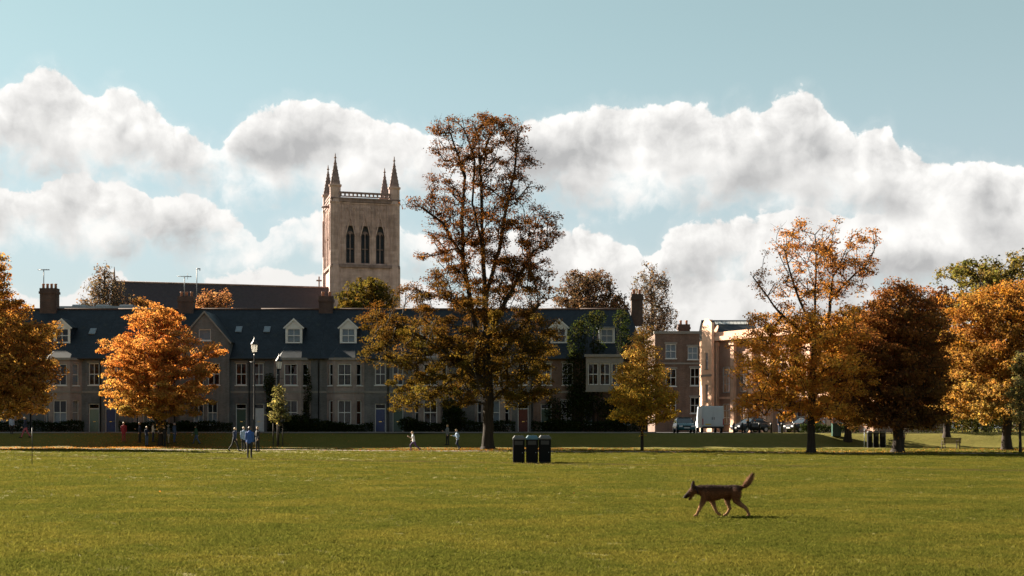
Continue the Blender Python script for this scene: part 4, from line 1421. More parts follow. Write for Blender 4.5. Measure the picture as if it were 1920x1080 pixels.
    cnt = np.maximum(3, (leaves / len(A) * thin * rng.lognormal(0, clump_sd, len(A)))).astype(int)
    own = np.repeat(np.arange(len(A)), cnt)
    n = len(own)
    d = rng.normal(size=(n, 3)); d /= np.linalg.norm(d, axis=1, keepdims=True)
    d *= (rng.random(n) ** 0.45)[:, None]
    d[:, 2] *= flat
    pos = A[own] + d * cl_r[own][:, None]
    nb_share = rng.random(n) < 0.22              # some leaves sit back along the limb
    pr = nd[par_a[np.maximum(par_a[att_node[own]], 0)]]
    t = rng.random(n)[:, None] * 0.9
    pos = np.where(nb_share[:, None], A[own] * (1 - t) + pr * t + d * cl_r[own][:, None] * 0.55, pos)
    nrm = rng.normal(size=(n, 3)) * 0.7 + d * 0.65; nrm[:, 2] += 0.5
    clump_tint = palette_pick(pal, rng, len(A))
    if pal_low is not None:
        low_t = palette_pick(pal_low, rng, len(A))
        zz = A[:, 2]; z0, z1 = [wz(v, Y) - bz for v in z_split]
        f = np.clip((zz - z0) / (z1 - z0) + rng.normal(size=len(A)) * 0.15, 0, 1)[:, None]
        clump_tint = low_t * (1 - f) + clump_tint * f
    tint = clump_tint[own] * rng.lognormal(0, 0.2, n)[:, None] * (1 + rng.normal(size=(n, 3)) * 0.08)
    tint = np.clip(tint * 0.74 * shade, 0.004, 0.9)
    size = leaf_size * rng.lognormal(0, 0.25, n)
    obj("crown", leaf_mesh("crown", pos, nrm, size, tint, rng), root)
    return root

ORANGE = [(0.5520, 0.2100, 0.0570), (0.6256, 0.2800, 0.0855), (0.4232, 0.1400, 0.0380), (0.5520, 0.3000, 0.1140)]
AMBER = [(0.3864, 0.1700, 0.0475), (0.4600, 0.2400, 0.0665), (0.2944, 0.1200, 0.0380), (0.3312, 0.2000, 0.0570)]
GOLD = [(0.5071, 0.2910, 0.0760), (0.5851, 0.3686, 0.1140), (0.3901, 0.2134, 0.0570), (0.3511, 0.2619, 0.0855)]
RUST = [(0.2640, 0.1020, 0.0345), (0.3168, 0.1326, 0.0345), (0.1936, 0.0765, 0.0345), (0.1408, 0.0714, 0.0403), (0.3696, 0.1428, 0.0287)]
OLIVE = [(0.17, 0.13, 0.03), (0.26, 0.20, 0.05), (0.30, 0.19, 0.035), (0.24, 0.12, 0.025), (0.40, 0.24, 0.045), (0.12, 0.10, 0.02)]
MAROON = [(0.1872, 0.0935, 0.0300), (0.1296, 0.0467, 0.0220), (0.1800, 0.0680, 0.0250), (0.2304, 0.0935, 0.0280), (0.0936, 0.0357, 0.0220), (0.0864, 0.0510, 0.0200)]
BROWNG = [(0.1440, 0.1040, 0.0840), (0.1872, 0.1280, 0.0945), (0.1224, 0.0960, 0.0735), (0.1584, 0.0960, 0.0630)]
GREENY = [(0.0792, 0.0720, 0.0188), (0.1152, 0.0900, 0.0225), (0.1728, 0.1020, 0.0225), (0.0576, 0.0540, 0.0150)]
DARKG = [(0.018, 0.03, 0.010), (0.03, 0.045, 0.014), (0.02, 0.025, 0.010)]

# the tallest tree, in front of the terrace
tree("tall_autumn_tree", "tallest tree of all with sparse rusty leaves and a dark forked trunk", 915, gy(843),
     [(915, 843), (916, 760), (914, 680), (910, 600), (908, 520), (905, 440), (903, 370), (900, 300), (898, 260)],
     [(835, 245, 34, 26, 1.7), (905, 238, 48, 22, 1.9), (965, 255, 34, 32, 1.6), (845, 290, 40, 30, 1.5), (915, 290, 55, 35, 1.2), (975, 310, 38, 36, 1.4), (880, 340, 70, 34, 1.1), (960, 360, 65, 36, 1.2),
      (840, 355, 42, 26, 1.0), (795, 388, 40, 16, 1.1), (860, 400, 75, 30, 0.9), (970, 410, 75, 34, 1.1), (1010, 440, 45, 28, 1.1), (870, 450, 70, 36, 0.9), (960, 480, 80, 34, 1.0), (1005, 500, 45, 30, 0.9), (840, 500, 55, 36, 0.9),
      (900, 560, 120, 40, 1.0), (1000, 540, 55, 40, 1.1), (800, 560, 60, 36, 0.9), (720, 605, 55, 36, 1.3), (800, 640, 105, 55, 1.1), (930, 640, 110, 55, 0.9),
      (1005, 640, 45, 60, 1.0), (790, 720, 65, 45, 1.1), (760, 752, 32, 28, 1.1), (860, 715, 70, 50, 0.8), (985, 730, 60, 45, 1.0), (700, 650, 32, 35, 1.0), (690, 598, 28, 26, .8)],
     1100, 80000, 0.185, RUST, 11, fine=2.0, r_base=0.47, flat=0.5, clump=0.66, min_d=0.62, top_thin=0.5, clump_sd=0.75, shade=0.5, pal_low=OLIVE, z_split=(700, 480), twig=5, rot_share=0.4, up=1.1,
     extra_trunks=([(912, 690), (888, 600), (870, 500), (866, 420), (872, 330), (845, 250)], [(910, 560), (935, 470), (950, 390), (965, 320), (970, 250)], [(905, 450), (885, 380), (890, 300), (870, 240)],
                   [(913, 640), (950, 560), (1000, 470)], [(913, 700), (960, 640), (1010, 570)], [(914, 720), (840, 660), (745, 610)], [(870, 480), (830, 420), (790, 388)]))
# the bright orange tree
tree("orange_tree", "bright orange round-headed tree with a group of people under it", 300, gy(838.5),
     [(300, 838), (300, 790), (298, 740), (294, 690), (292, 640), (292, 600)],
     [(300, 605, 55, 32, 1), (270, 650, 50, 40, 1), (328, 650, 44, 40, 1), (300, 690, 85, 45, 1), (235, 690, 40, 30, 0.9), (375, 690, 30, 30, 0.9), (225, 730, 40, 28, 1),
      (290, 745, 75, 35, 1), (365, 740, 40, 32, 0.9), (245, 768, 45, 16, 0.8), (340, 775, 45, 12, 0.8), (216, 652, 20, 11, 2.2), (398, 655, 16, 14, 2.5), (278, 590, 22, 18, .8)],
     430, 19000, 0.30, ORANGE, 21, fine=2.6, shade=1.1, r_base=0.2, flat=0.42, clump=0.68, min_d=0.62, clump_sd=0.6, pal_low=GOLD, z_split=(790, 690),
     extra_trunks=([(300, 800), (283, 770), (278, 720), (268, 660)], [(300, 795), (318, 740), (330, 680)]))
# the one cut by the left edge
tree("amber_tree", "large amber tree cut off by the left edge of the view", -12, gy(842),
     [(-12, 842), (-12, 780), (-10, 700), (-8, 620), (-8, 540), (-8, 490)],
     [(-5, 520, 28, 45, 0.8), (-10, 580, 60, 45, 1), (-20, 650, 90, 60, 1), (50, 640, 55, 42, 1), (60, 700, 50, 40, 1), (-60, 680, 80, 60, 1), (20, 740, 85, 40, 1), (90, 625, 25, 25, .8), (-50, 750, 80, 35, 1), (30, 560, 25, 20, .6)],
     560, 24000, 0.29, AMBER, 31, fine=2.6, shade=1.15, r_base=0.34, flat=0.5, clump=0.75, min_d=0.65, pal_low=GOLD, z_split=(800, 690))
# the small golden cone
tree("golden_young_tree", "small cone-shaped golden tree with a slim straight trunk", 1204, gy(845),
     [(1204, 845), (1204, 800), (1204, 740), (1205, 680), (1206, 625)],
     [(1206, 630, 16, 22, 1), (1206, 665, 34, 26, 1), (1205, 705, 50, 30, 1), (1207, 745, 66, 28, 1), (1205, 775, 66, 18, 1)],
     300, 12000, 0.21, GOLD, 41, fine=2.6, shade=1.35, r_base=0.11, flat=0.55, clump=0.5, min_d=0.45, pal_low=[(0.46, 0.28, 0.035), (0.38, 0.26, 0.05), (0.30, 0.2, 0.03)], z_split=(760, 660))
# right: golden tree with bare feathery top
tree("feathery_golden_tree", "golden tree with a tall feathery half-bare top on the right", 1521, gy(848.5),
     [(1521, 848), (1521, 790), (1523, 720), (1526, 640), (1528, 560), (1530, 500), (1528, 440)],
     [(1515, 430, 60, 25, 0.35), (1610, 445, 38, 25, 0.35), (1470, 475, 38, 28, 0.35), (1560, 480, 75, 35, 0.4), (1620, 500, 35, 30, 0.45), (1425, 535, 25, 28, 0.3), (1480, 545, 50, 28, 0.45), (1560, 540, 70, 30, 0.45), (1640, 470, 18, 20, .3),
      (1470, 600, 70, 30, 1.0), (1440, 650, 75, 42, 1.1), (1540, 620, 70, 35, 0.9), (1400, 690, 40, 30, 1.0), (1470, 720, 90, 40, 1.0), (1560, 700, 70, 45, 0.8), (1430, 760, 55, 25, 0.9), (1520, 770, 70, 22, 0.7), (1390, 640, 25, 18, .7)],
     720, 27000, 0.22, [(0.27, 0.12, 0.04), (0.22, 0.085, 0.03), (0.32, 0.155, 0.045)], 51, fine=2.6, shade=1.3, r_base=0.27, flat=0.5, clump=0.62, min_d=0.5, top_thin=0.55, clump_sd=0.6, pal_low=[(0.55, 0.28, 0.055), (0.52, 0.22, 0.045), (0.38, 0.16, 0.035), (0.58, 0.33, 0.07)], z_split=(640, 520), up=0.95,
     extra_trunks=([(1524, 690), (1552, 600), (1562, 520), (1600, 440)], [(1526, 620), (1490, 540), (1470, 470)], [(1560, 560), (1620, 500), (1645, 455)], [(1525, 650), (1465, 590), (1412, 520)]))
# dark red beech
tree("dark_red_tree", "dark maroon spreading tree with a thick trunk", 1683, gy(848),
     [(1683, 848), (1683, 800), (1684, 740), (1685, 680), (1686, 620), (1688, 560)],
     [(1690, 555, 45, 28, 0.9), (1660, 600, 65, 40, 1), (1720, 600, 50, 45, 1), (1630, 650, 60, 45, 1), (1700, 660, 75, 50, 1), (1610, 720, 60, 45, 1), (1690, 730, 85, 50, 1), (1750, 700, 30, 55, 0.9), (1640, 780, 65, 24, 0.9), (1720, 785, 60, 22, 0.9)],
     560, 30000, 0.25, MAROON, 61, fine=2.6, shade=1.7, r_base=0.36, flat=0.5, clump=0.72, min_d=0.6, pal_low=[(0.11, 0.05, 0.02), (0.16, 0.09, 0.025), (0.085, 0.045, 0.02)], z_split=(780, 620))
# orange-gold tree at the right edge
tree("orange_gold_tree", "broad orange-gold tree near the right edge of the green", 1888, gy(843.5),
     [(1888, 843), (1888, 800), (1890, 740), (1892, 670), (1895, 600), (1895, 560)],
     [(1890, 555, 55, 35, 1), (1830, 590, 60, 45, 1), (1930, 590, 70, 50, 1), (1800, 650, 50, 45, 1), (1880, 660, 80, 50, 1), (1960, 680, 80, 60, 1), (1800, 720, 55, 40, 1), (1880, 740, 80, 40, 1), (1960, 760, 70, 30, 1), (1775, 770, 40, 18, 0.8), (1840, 775, 50, 18, 0.8), (1770, 575, 22, 22, .6)],
     620, 28000, 0.28, AMBER + [(0.46, 0.2, 0.03)], 71, fine=2.6, r_base=0.34, flat=0.5, clump=0.75, min_d=0.62, pal_low=GOLD, z_split=(790, 640))
tree("grey_green_sapling", "slender grey-green young tree at the far right edge", 1913, gy(849),
     [(1913, 849), (1913, 790), (1914, 720), (1916, 660)],
     [(1916, 690, 16, 30, 1), (1915, 740, 22, 40, 1), (1918, 780, 20, 18, 1)], 90, 3200, 0.16, [(0.22, 0.2, 0.09), (0.3, 0.26, 0.12), (0.2, 0.15, 0.05)], 81, r_base=0.09, flat=0.6, clump=0.42, min_d=0.35)
# the staked sapling by the lamps
sap = tree("staked_sapling", "small pale-leaved sapling held by three stakes", 522, 111.5,
     [(522, 836), (522, 800), (523, 760), (524, 725)],
     [(522, 735, 10, 18, 1), (524, 760, 17, 18, 1), (526, 782, 22, 12, 1)], 80, 2600, 0.15, [(0.30, 0.28, 0.12), (0.36, 0.32, 0.16), (0.16, 0.15, 0.05)], 91, r_base=0.05, flat=0.7, clump=0.38, min_d=0.25)
for dx, dy in ((-0.42, -0.15), (0.0, -0.5), (0.4, -0.12)):
    x, y = sap.location.x + dx, sap.location.y + dy
    z = ground_z(x, y)
    mb = MB(); mb.tube([(0, 0, -0.3), (0, 0, 1.95)], [0.05, 0.045], 8)
    st = mb.build("tree_stake", M_WOOD, None, True, loc=(x, y, z))
    tag(st, {-0.42: "left round wooden stake beside the pale-leaved sapling", 0.0: "middle round wooden stake in front of the pale-leaved sapling", 0.4: "right round wooden stake beside the pale-leaved sapling"}[dx], "stake", "stakes round the sapling")

# trees beyond the buildings
BK = "trees beyond the buildings"
tree("bare_poplar", "half-bare pale tree rising behind the left end of the terrace", 192, 150, [(192, 790), (194, 640), (195, 560), (196, 505)],
     [(196, 515, 14, 20, .7), (185, 540, 26, 22, .8), (215, 545, 22, 22, .8), (195, 575, 42, 25, 1), (240, 575, 22, 20, 1)], 260, 5200, 0.24, BROWNG, 101, r_base=0.25, flat=1.1, clump=0.6, min_d=0.5, bark=M_BARK_G, group=BK, base_z=1.2, up=1.6)
tree("small_orange_tree", "small russet tree top in front of the dark chapel roof", 398, 150, [(398, 790), (398, 640), (398, 570)],
     [(385, 565, 22, 18, 1), (412, 562, 20, 18, 1), (398, 590, 36, 22, 1)], 110, 4200, 0.26, [(0.38, 0.18, 0.10), (0.42, 0.22, 0.12), (0.3, 0.14, 0.07)], 102, r_base=0.2, flat=0.7, clump=0.6, min_d=0.5, group=BK, base_z=1.2)
tree("russet_tree", "small russet tree top left of the orange tree's crown, behind the ridge", 268, 150, [(268, 790), (268, 640), (268, 575)],
     [(262, 570, 16, 14, 1), (275, 585, 22, 18, 1)], 60, 2200, 0.26, [(0.38, 0.18, 0.08), (0.42, 0.2, 0.07)], 103, r_base=0.18, flat=0.7, clump=0.6, min_d=0.5, group=BK, base_z=1.2)
tree("green_gold_tree", "green and gold tree in front of the tower's foot", 690, 165, [(690, 790), (690, 650), (690, 580)],
     [(690, 545, 45, 24, 1), (650, 570, 35, 22, 1), (725, 565, 25, 28, 1), (690, 590, 60, 30, 1)], 230, 11000, 0.32, GREENY, 104, r_base=0.3, flat=0.6, clump=0.75, min_d=0.6, group=BK, base_z=1.2)
tree("brown_tree", "rounded brown tree just right of the tallest tree, behind the roofs", 1105, 160, [(1105, 790), (1105, 650), (1105, 560)],
     [(1080, 535, 32, 30, 1), (1120, 540, 40, 32, 1), (1150, 570, 36, 22, 1), (1090, 580, 55, 30, 1), (1055, 570, 25, 30, 1)], 330, 11000, 0.27, [(0.14, 0.085, 0.06), (0.18, 0.11, 0.08), (0.11, 0.075, 0.05)], 105, r_base=0.3, flat=0.8, clump=0.65, min_d=0.55, group=BK, base_z=1.2, up=1.0)
tree("upright_poplar", "tall upright half-bare tree behind the end of the terrace", 1225, 165, [(1228, 790), (1226, 660), (1222, 560), (1218, 505)],
     [(1215, 510, 18, 20, .7), (1200, 545, 22, 30, .8), (1235, 545, 24, 32, .8), (1220, 590, 45, 35, 1), (1215, 640, 50, 35, 1), (1255, 600, 18, 25, .8), (1245, 530, 12, 22, .6)], 420, 9000, 0.23, BROWNG, 106, r_base=0.3, flat=1.3, clump=0.6, min_d=0.5, bark=M_BARK_G, group=BK, base_z=1.2, up=2.0)
tree("green_brown_tree", "olive green tree top behind the orange-gold tree at the right edge", 1850, 125, [(1850, 800), (1852, 660), (1855, 540)],
     [(1800, 505, 32, 22, .8), (1850, 515, 50, 30, 1), (1910, 510, 60, 35, 1), (1970, 520, 60, 40, 1), (1850, 570, 90, 40, 1), (1930, 600, 90, 50, 1)], 380, 15000, 0.28, [(0.15, 0.13, 0.04), (0.22, 0.17, 0.05), (0.26, 0.19, 0.07), (0.12, 0.12, 0.035)], 107, r_base=0.35, flat=0.55, clump=0.75, min_d=0.6, group=BK, base_z=1.2)
tree("maroon_tree", "dark russet tree filling the gap right of the maroon tree", 1775, 112, [(1775, 812), (1775, 700), (1772, 580)],
     [(1755, 570, 30, 28, 1), (1760, 640, 50, 50, 1), (1790, 700, 60, 60, 1), (1740, 740, 50, 40, 1)], 250, 11000, 0.28, [(0.16, 0.06, 0.03), (0.22, 0.09, 0.03), (0.13, 0.06, 0.025)], 108, r_base=0.28, flat=0.55, clump=0.75, min_d=0.6, group="autumn trees on the green")
tree("shaded_tree", "dark brown tree between the feathery tree and the maroon tree", 1589, 113, [(1589, 828), (1589, 760), (1590, 690), (1592, 620)],
     [(1600, 600, 40, 28, 1), (1590, 630, 50, 35, 1), (1570, 690, 50, 45, 1), (1620, 700, 50, 50, 1), (1590, 760, 70, 28, 1)], 300, 15000, 0.28, [(0.20, 0.10, 0.03), (0.26, 0.13, 0.03), (0.14, 0.07, 0.025)], 109, r_base=0.3, flat=0.55, clump=0.75, min_d=0.6, group="autumn trees on the green")

for i, (px, Y, top, half, lab, pal) in enumerate((
    (1615, 150, 640, 60, "distant brown tree seen under the maroon tree's crown", AMBER), (1720, 158, 620, 70, "distant dark tree right of the maroon tree's trunk", OLIVE),
    (1830, 150, 610, 70, "distant olive tree left of the orange-gold tree's trunk", OLIVE), (1945, 155, 600, 75, "distant russet tree beyond the right edge", RUST), (2050, 150, 600, 70, "distant tree outside the right edge of the green", OLIVE))):
    m_ = (top + 800) / 2
    tree("distant_tree", lab, px, Y, [(px, 805), (px, m_), (px, top + 40)], [(px, top + 40, half * .6, 40, 1), (px - half * .3, m_, half * .8, 50, 1), (px + half * .3, m_ + 10, half * .8, 55, 1), (px, 765, half * 1.05, 36, 1), (px, 792, half * 1.1, 16, 1)],
         200, 9000, 0.36, [tuple(v * 0.6 for v in c) for c in pal], 140 + i, r_base=0.25, flat=0.7, clump=0.95, min_d=0.7, group=BK, base_z=1.2, twig=2)

# ------------------------------------------------------------------ shrubs, ivy and hedges
def shrub(name, label, Y, blobs, n, size, pal, seed, depth=0.6, cat="shrub", group="shrubs in the front gardens", stems=True, flatn=False):
    rng = np.random.default_rng(seed)
    sc = Y / F
    bx = wx(blobs[0][0], Y); bz = ground_z(bx, Y)
    root = empty(name, (bx, Y, bz)); tag(root, label, cat, group)
    bl = np.array([(wx(b[0], Y) - bx, wz(b[1], Y) - bz, b[2] * sc, b[3] * sc) for b in blobs])
    w = bl[:, 2] * bl[:, 3]; own = rng.choice(len(bl), n, p=w / w.sum())
    d = rng.normal(size=(n, 3)); d /= np.linalg.norm(d, axis=1, keepdims=True); d *= (rng.random(n) ** 0.3)[:, None]
    pos = np.stack([bl[own, 0] + d[:, 0] * bl[own, 2], d[:, 1] * depth, bl[own, 1] + d[:, 2] * bl[own, 3]], 1)
    pos[:, 2] = np.maximum(pos[:, 2], 0.03)
    nrm = rng.normal(size=(n, 3)); nrm[:, 1] -= 0.8; nrm[:, 2] += 0.5
    cl = palette_pick(pal, rng, 60)
    key = (np.floor(pos[:, 0] / 0.5) * 7 + np.floor(pos[:, 2] / 0.5) * 13).astype(int) % 60
    tint = np.clip(cl[key] * rng.lognormal(0, 0.3, n)[:, None], 0.003, 0.8)
    obj("foliage", leaf_mesh("foliage", pos, nrm, size * rng.lognormal(0, 0.25, n), tint, rng), root)
    if stems:
        P0 = []; P1 = []
        for b in bl:
            for _ in range(5):
                x = b[0] + rng.normal() * b[2] * 0.3
                P0.append((x * 0.8 + b[0] * 0.2, rng.normal() * 0.1, -0.1)); P1.append((x, rng.normal() * depth * 0.3, b[1] + b[3] * 0.4))
        P0 = np.array(P0, float); P1 = np.array(P1, float)
        obj("stem", edge_tubes("stem", P0, P1, np.full(len(P0), 0.03), np.full(len(P0), 0.012), M_BARK, 5), root)
    return root

shrub("climbing_ivy", "dark ivy covering the front and roof of the end house", 119.55,
      [(1085, 760, 28, 45), (1078, 700, 24, 45), (1082, 640, 20, 40), (1105, 610, 28, 22), (1120, 595, 20, 14), (1165, 600, 18, 22), (1170, 640, 16, 30), (1170, 740, 22, 40), (1150, 775, 30, 30), (1040, 770, 20, 30), (1120, 650, 18, 14), (1100, 755, 40, 25)],
      9000, 0.17, DARKG + [(0.05, 0.05, 0.015)], 201, 0.35, "ivy", None)
for i, (label, Y, bl, n, seed) in enumerate([
    ("dark evergreen bush under the bay beside the sapling", 119.0, [(560, 795, 28, 18), (590, 798, 20, 14)], 2600, 211),
    ("dark rounded bush left of the bright blue door", 118.9, [(612, 800, 18, 12), (635, 803, 16, 10)], 1500, 212),
    ("leafy shrub between the bright blue door and the tallest tree", 118.9, [(765, 795, 20, 14), (782, 802, 16, 9)], 1500, 213),
    ("tall dark shrub just left of the tallest tree's trunk", 118.6, [(852, 785, 24, 24), (845, 765, 16, 18)], 2600, 214),
    ("dark bush in front of the gabled house", 118.9, [(345, 800, 22, 12), (375, 804, 18, 8)], 1500, 215),
    ("low bush at the foot of the house with the dark blue door", 118.9, [(255, 802, 24, 10)], 1200, 216),
    ("dark climbing shrub on the wall above the pale-leaved sapling", 119.6, [(505, 720, 12, 22), (510, 760, 12, 40), (575, 730, 10, 40), (570, 780, 12, 25)], 2200, 217),
    ("dark bush behind the white bins' right side, below the ivy", 118.7, [(1040, 800, 26, 14), (1075, 802, 20, 12)], 1700, 218)]):
    shrub("garden_shrub", label.replace("white bins'", "three bins'"), Y, bl, n, 0.16, DARKG + [(0.045, 0.05, 0.018)], seed, 0.5)

def hedge(label, p0, p1, Y, hgt, thick, n, pal, seed, group="clipped hedges in front of the terrace", top_var=0.08):
    rng = np.random.default_rng(seed)
    x0, x1 = wx(p0, Y), wx(p1, Y); L = x1 - x0
    bz = ground_z((x0 + x1) / 2, Y)
    root = empty("hedge", ((x0 + x1) / 2, Y, bz)); tag(root, label, "hedge", group)
    pos = np.stack([(rng.random(n) - 0.5) * L, (rng.random(n) - 0.5) * thick, rng.random(n) ** 0.8 * hgt], 1)
    face = rng.random(n)
    pos[face < 0.4, 1] = -thick / 2 + rng.normal(size=(face < 0.4).sum()) * 0.04
    tp = (face > 0.4) & (face < 0.65)
    pos[tp, 2] = hgt + rng.normal(size=tp.sum()) * top_var
    pos[:, 2] += 0.1 * np.sin(pos[:, 0] * 1.7 + seed) * (pos[:, 2] / hgt)
    nrm = rng.normal(size=(n, 3)); nrm[:, 1] -= 0.6; nrm[:, 2] += 0.6
    tint = np.clip(palette_pick(pal, rng, n) * rng.lognormal(0, 0.3, n)[:, None], 0.003, 0.5)
    obj("foliage", leaf_mesh("foliage", pos, nrm, 0.12 * rng.lognormal(0, 0.25, n), tint, rng), root)
    k = max(3, int(L / 0.8))
    P0 = np.stack([np.linspace(-L / 2 + .2, L / 2 - .2, k), np.zeros(k), np.full(k, -0.1)], 1); P1 = P0 + np.array([0, 0, hgt * 0.8 + .1])
    obj("stem", edge_tubes("stem", P0, P1, np.full(k, 0.04), np.full(k, 0.02), M_BARK, 5), root)

for i, (p0, p1, hgt, label) in enumerate([
    (-60, 55, 0.75, "clipped hedge below the amber tree at the left edge"),
    (62, 158, 0.75, "clipped hedge left of the pale green door"),
    (224, 330, 0.7, "clipped hedge behind the people under the orange tree"),
    (338, 436, 0.72, "clipped hedge in front of the tall front gable"),
    (503, 600, 0.7, "clipped hedge right of the pale grey door"),
    (602, 700, 0.6, "clipped hedge left of the bright blue door"),
    (760, 866, 0.7, "clipped hedge left of the tallest tree's trunk"),
    (868, 966, 0.75, "clipped hedge right behind the tallest tree's trunk"),
    (996, 1090, 0.75, "clipped hedge between the three bins and the ivy"),
    (1094, 1212, 0.8, "clipped hedge under the ivy-covered house")]):
    hedge(label, p0, p1, 118.75, hgt * 1.3, 0.6, 3200, DARKG, 300 + i)
hedge("long dark hedge under the trees along the right edge", 1700, 2080, 119.0, 2.9, 1.6, 26000, DARKG + [(0.05, 0.045, 0.02)], 330, None, 0.15)
hedge("dark hedge behind the feathery tree, before the pale building", 1500, 1610, 121.0, 0.7, 0.8, 3000, DARKG, 331, None, 0.1)
# ------------------------------------------------------------------ street lamps
def street_lamp(label, px, py_top, Y, s=1.0):
    x = wx(px, Y); z0 = ground_z(x, Y); H = wz(py_top, Y) - z0
    r = empty("street_lamp", (x, Y, z0)); tag(r, label, "lamp post", "old-style street lamps")
    mb = MB(); mb.lathe([(0.16, -0.2), (0.16, 0.15), (0.12, 0.3), (0.12, 1.1), (0.09, 1.2), (0.065, H - 1.7), (0.055, H - 1.45)], 12)
    mb.build("post", M_BLACK, r, True)
    mb = MB(); mb.tube([(-0.4, 0, H - 2.2), (0.4, 0, H - 2.2)], 0.025, 6); mb.build("ladder_bar", M_BLACK, r, True)
    lb = MB(); lb.lathe([(0.10, H - 1.45), (0.14, H - 1.42), (0.22, H - 1.36), (0.22, H - 1.33)], 6); 
    lan = lb.build("lantern_base", M_BLACK, r)
    mb = MB()
    for k in range(6):
        t = 2 * math.pi * k / 6
        mb.tube([(0.21 * math.cos(t), 0.21 * math.sin(t), H - 1.34), (0.31 * math.cos(t), 0.31 * math.sin(t), H - 0.68)], 0.016, 5)
    mb.build("lantern_frame", M_BLACK, r)
    m_ = MATS.get("lantern_glass")
    if not m_:
        m_, N, out = new_mat("lantern_glass")
        tr = N.n('ShaderNodeBsdfTranslucent'); tr.inputs[0].default_value = (0.95, 0.93, 0.88, 1)
        df = N.n('ShaderNodeBsdfDiffuse'); df.inputs[0].default_value = (0.9, 0.88, 0.84, 1)
        mx = N.n('ShaderNodeMixShader'); mx.inputs[0].default_value = 0.5
        N.t.links.new(df.outputs[0], mx.inputs[1]); N.t.links.new(tr.outputs[0], mx.inputs[2]); N.t.links.new(mx.outputs[0], out.inputs[0])
    for k in range(6):
        t0 = 2 * math.pi * k / 6; t1 = 2 * math.pi * (k + 1) / 6
        P = lambda rr, t, z: (rr * math.cos(t), rr * math.sin(t), z)
        mb = MB(); mb.add([P(0.2, t0, H - 1.33), P(0.2, t1, H - 1.33), P(0.3, t1, H - 0.69), P(0.3, t0, H - 0.69)], [(0, 1, 2, 3)])
        mb.build("pane", m_, r)
    mb = MB(); mb.lathe([(0.34, H - 0.68), (0.34, H - 0.64), (0.2, H - 0.42), (0.12, H - 0.36), (0.12, H - 0.24), (0.05, H - 0.18), (0.03, H)], 12)
    mb.build("lantern_cap", M_BLACK, r, True)
street_lamp("taller black street lamp with white lantern, left of the sapling", 477, 632, 113.0)
street_lamp("black street lamp directly behind the pale-leaved sapling", 523, 664, 116.0)

# ------------------------------------------------------------------ litter bins
def bin_meshes():
    M = {}
    mb = MB()   # body: upright housing with chamfered corners
    w, d, hh, c = 0.29, 0.29, 1.12, 0.035
    oct_ = lambda w, d, c: [(-w + c, -d), (w - c, -d), (w, -d + c), (w, d - c), (w - c, d), (-w + c, d), (-w, d - c), (-w, -d + c)]
    def slab(mb, z0, z1, w0, d0, w1, d1, c):
        a = [(x, y, z0) for x, y in oct_(w0, d0, c)]; b = [(x, y, z1) for x, y in oct_(w1, d1, c)]
        mb.add(a + b, [tuple(range(7, -1, -1)), tuple(range(8, 16))] + [(i, (i + 1) % 8, 8 + (i + 1) % 8, 8 + i) for i in range(8)])
    slab(mb, 0.06, hh, w, d, w, d, c)
    M['body'] = mb
    mb = MB(); slab(mb, 0.0, 0.058, w - 0.03, d - 0.03, w - 0.03, d - 0.03, c); M['plinth'] = mb
    mb = MB(); slab(mb, hh + 0.002, hh + 0.07, w + 0.02, d + 0.02, w + 0.02, d + 0.02, c); slab(mb, hh + 0.072, hh + 0.19, w + 0.01, d + 0.01, w - 0.08, d - 0.10, c); M['lid'] = mb
    mb = MB(); mb.box(-0.23, 0.23, -d - 0.012, -d - 0.002, 0.12, 0.80); M['door'] = mb
    mb = MB(); mb.box(-0.2, 0.2, -d - 0.010, -d - 0.001, 0.87, 1.06); M['aperture'] = mb
    return M
def bin_(label, x, y, lid, sx=1.0, sz=1.0, group="litter bins side by side on the lawn", rz=0.0):
    r = empty("litter_bin", (x, y, ground_z(x, y)), rz); tag(r, label, "bin", group)
    r.scale = (sx, sx, sz)
    for k, mat in (('body', M_BINB), ('plinth', M_BLACK), ('lid', lid), ('door', M_BINB), ('aperture', M_BLACK)):
        o = obj({'body': 'body', 'plinth': 'plinth', 'lid': 'lid', 'door': 'door', 'aperture': 'slot'}[k], cached(("bin", k, mat.name), lambda: bin_meshes()[k].mesh(k, mat)), r)
    mb = cached(("bin", "lock"), lambda: (lambda q: (q.lathe([(0.02, 0), (0.02, 0.01)], 8), q.mesh("lock", M_LEAD))[1])(MB()))
    obj("lock", mb, r, matrix=Matrix.Translation((0.18, -0.304, 0.5)) @ Matrix.Rotation(math.pi / 2, 4, 'X'))
M_BINB = mat_plain("bin_dark_green_black", (0.004, 0.0042, 0.004), 0.75, 0, 0.3, 6, 0.1)
M_BINL = mat_plain("bin_grey_lid", (0.07, 0.07, 0.066), 0.6, 0, 0.15, 6)
M_BINBLUE = mat_plain("bin_blue_lid", (0.05, 0.11, 0.14), 0.6, 0, 0.15, 6)
by = gy(868.5) + 0.3
for px, lid, lab in ((972.5, M_BINL, "left of the three big dark bins on the lawn"), (997.5, M_BINBLUE, "middle big dark bin on the lawn, with blue lid"), (1021.5, M_BINL, "right of the three big dark bins on the lawn")):
    bin_(lab, wx(px, by), by, lid, 0.98, 1.0)
by2 = gy(839.5) + 0.3
for px, lab in ((1630.5, "left slim dark bin beside the maroon tree's trunk"), (1642.5, "middle slim dark bin beside the maroon tree's trunk"), (1654.5, "right slim dark bin beside the maroon tree's trunk")):
    bin_(lab, wx(px, by2), by2, M_BINL, 0.66, 1.1, "slim bins under the maroon tree")
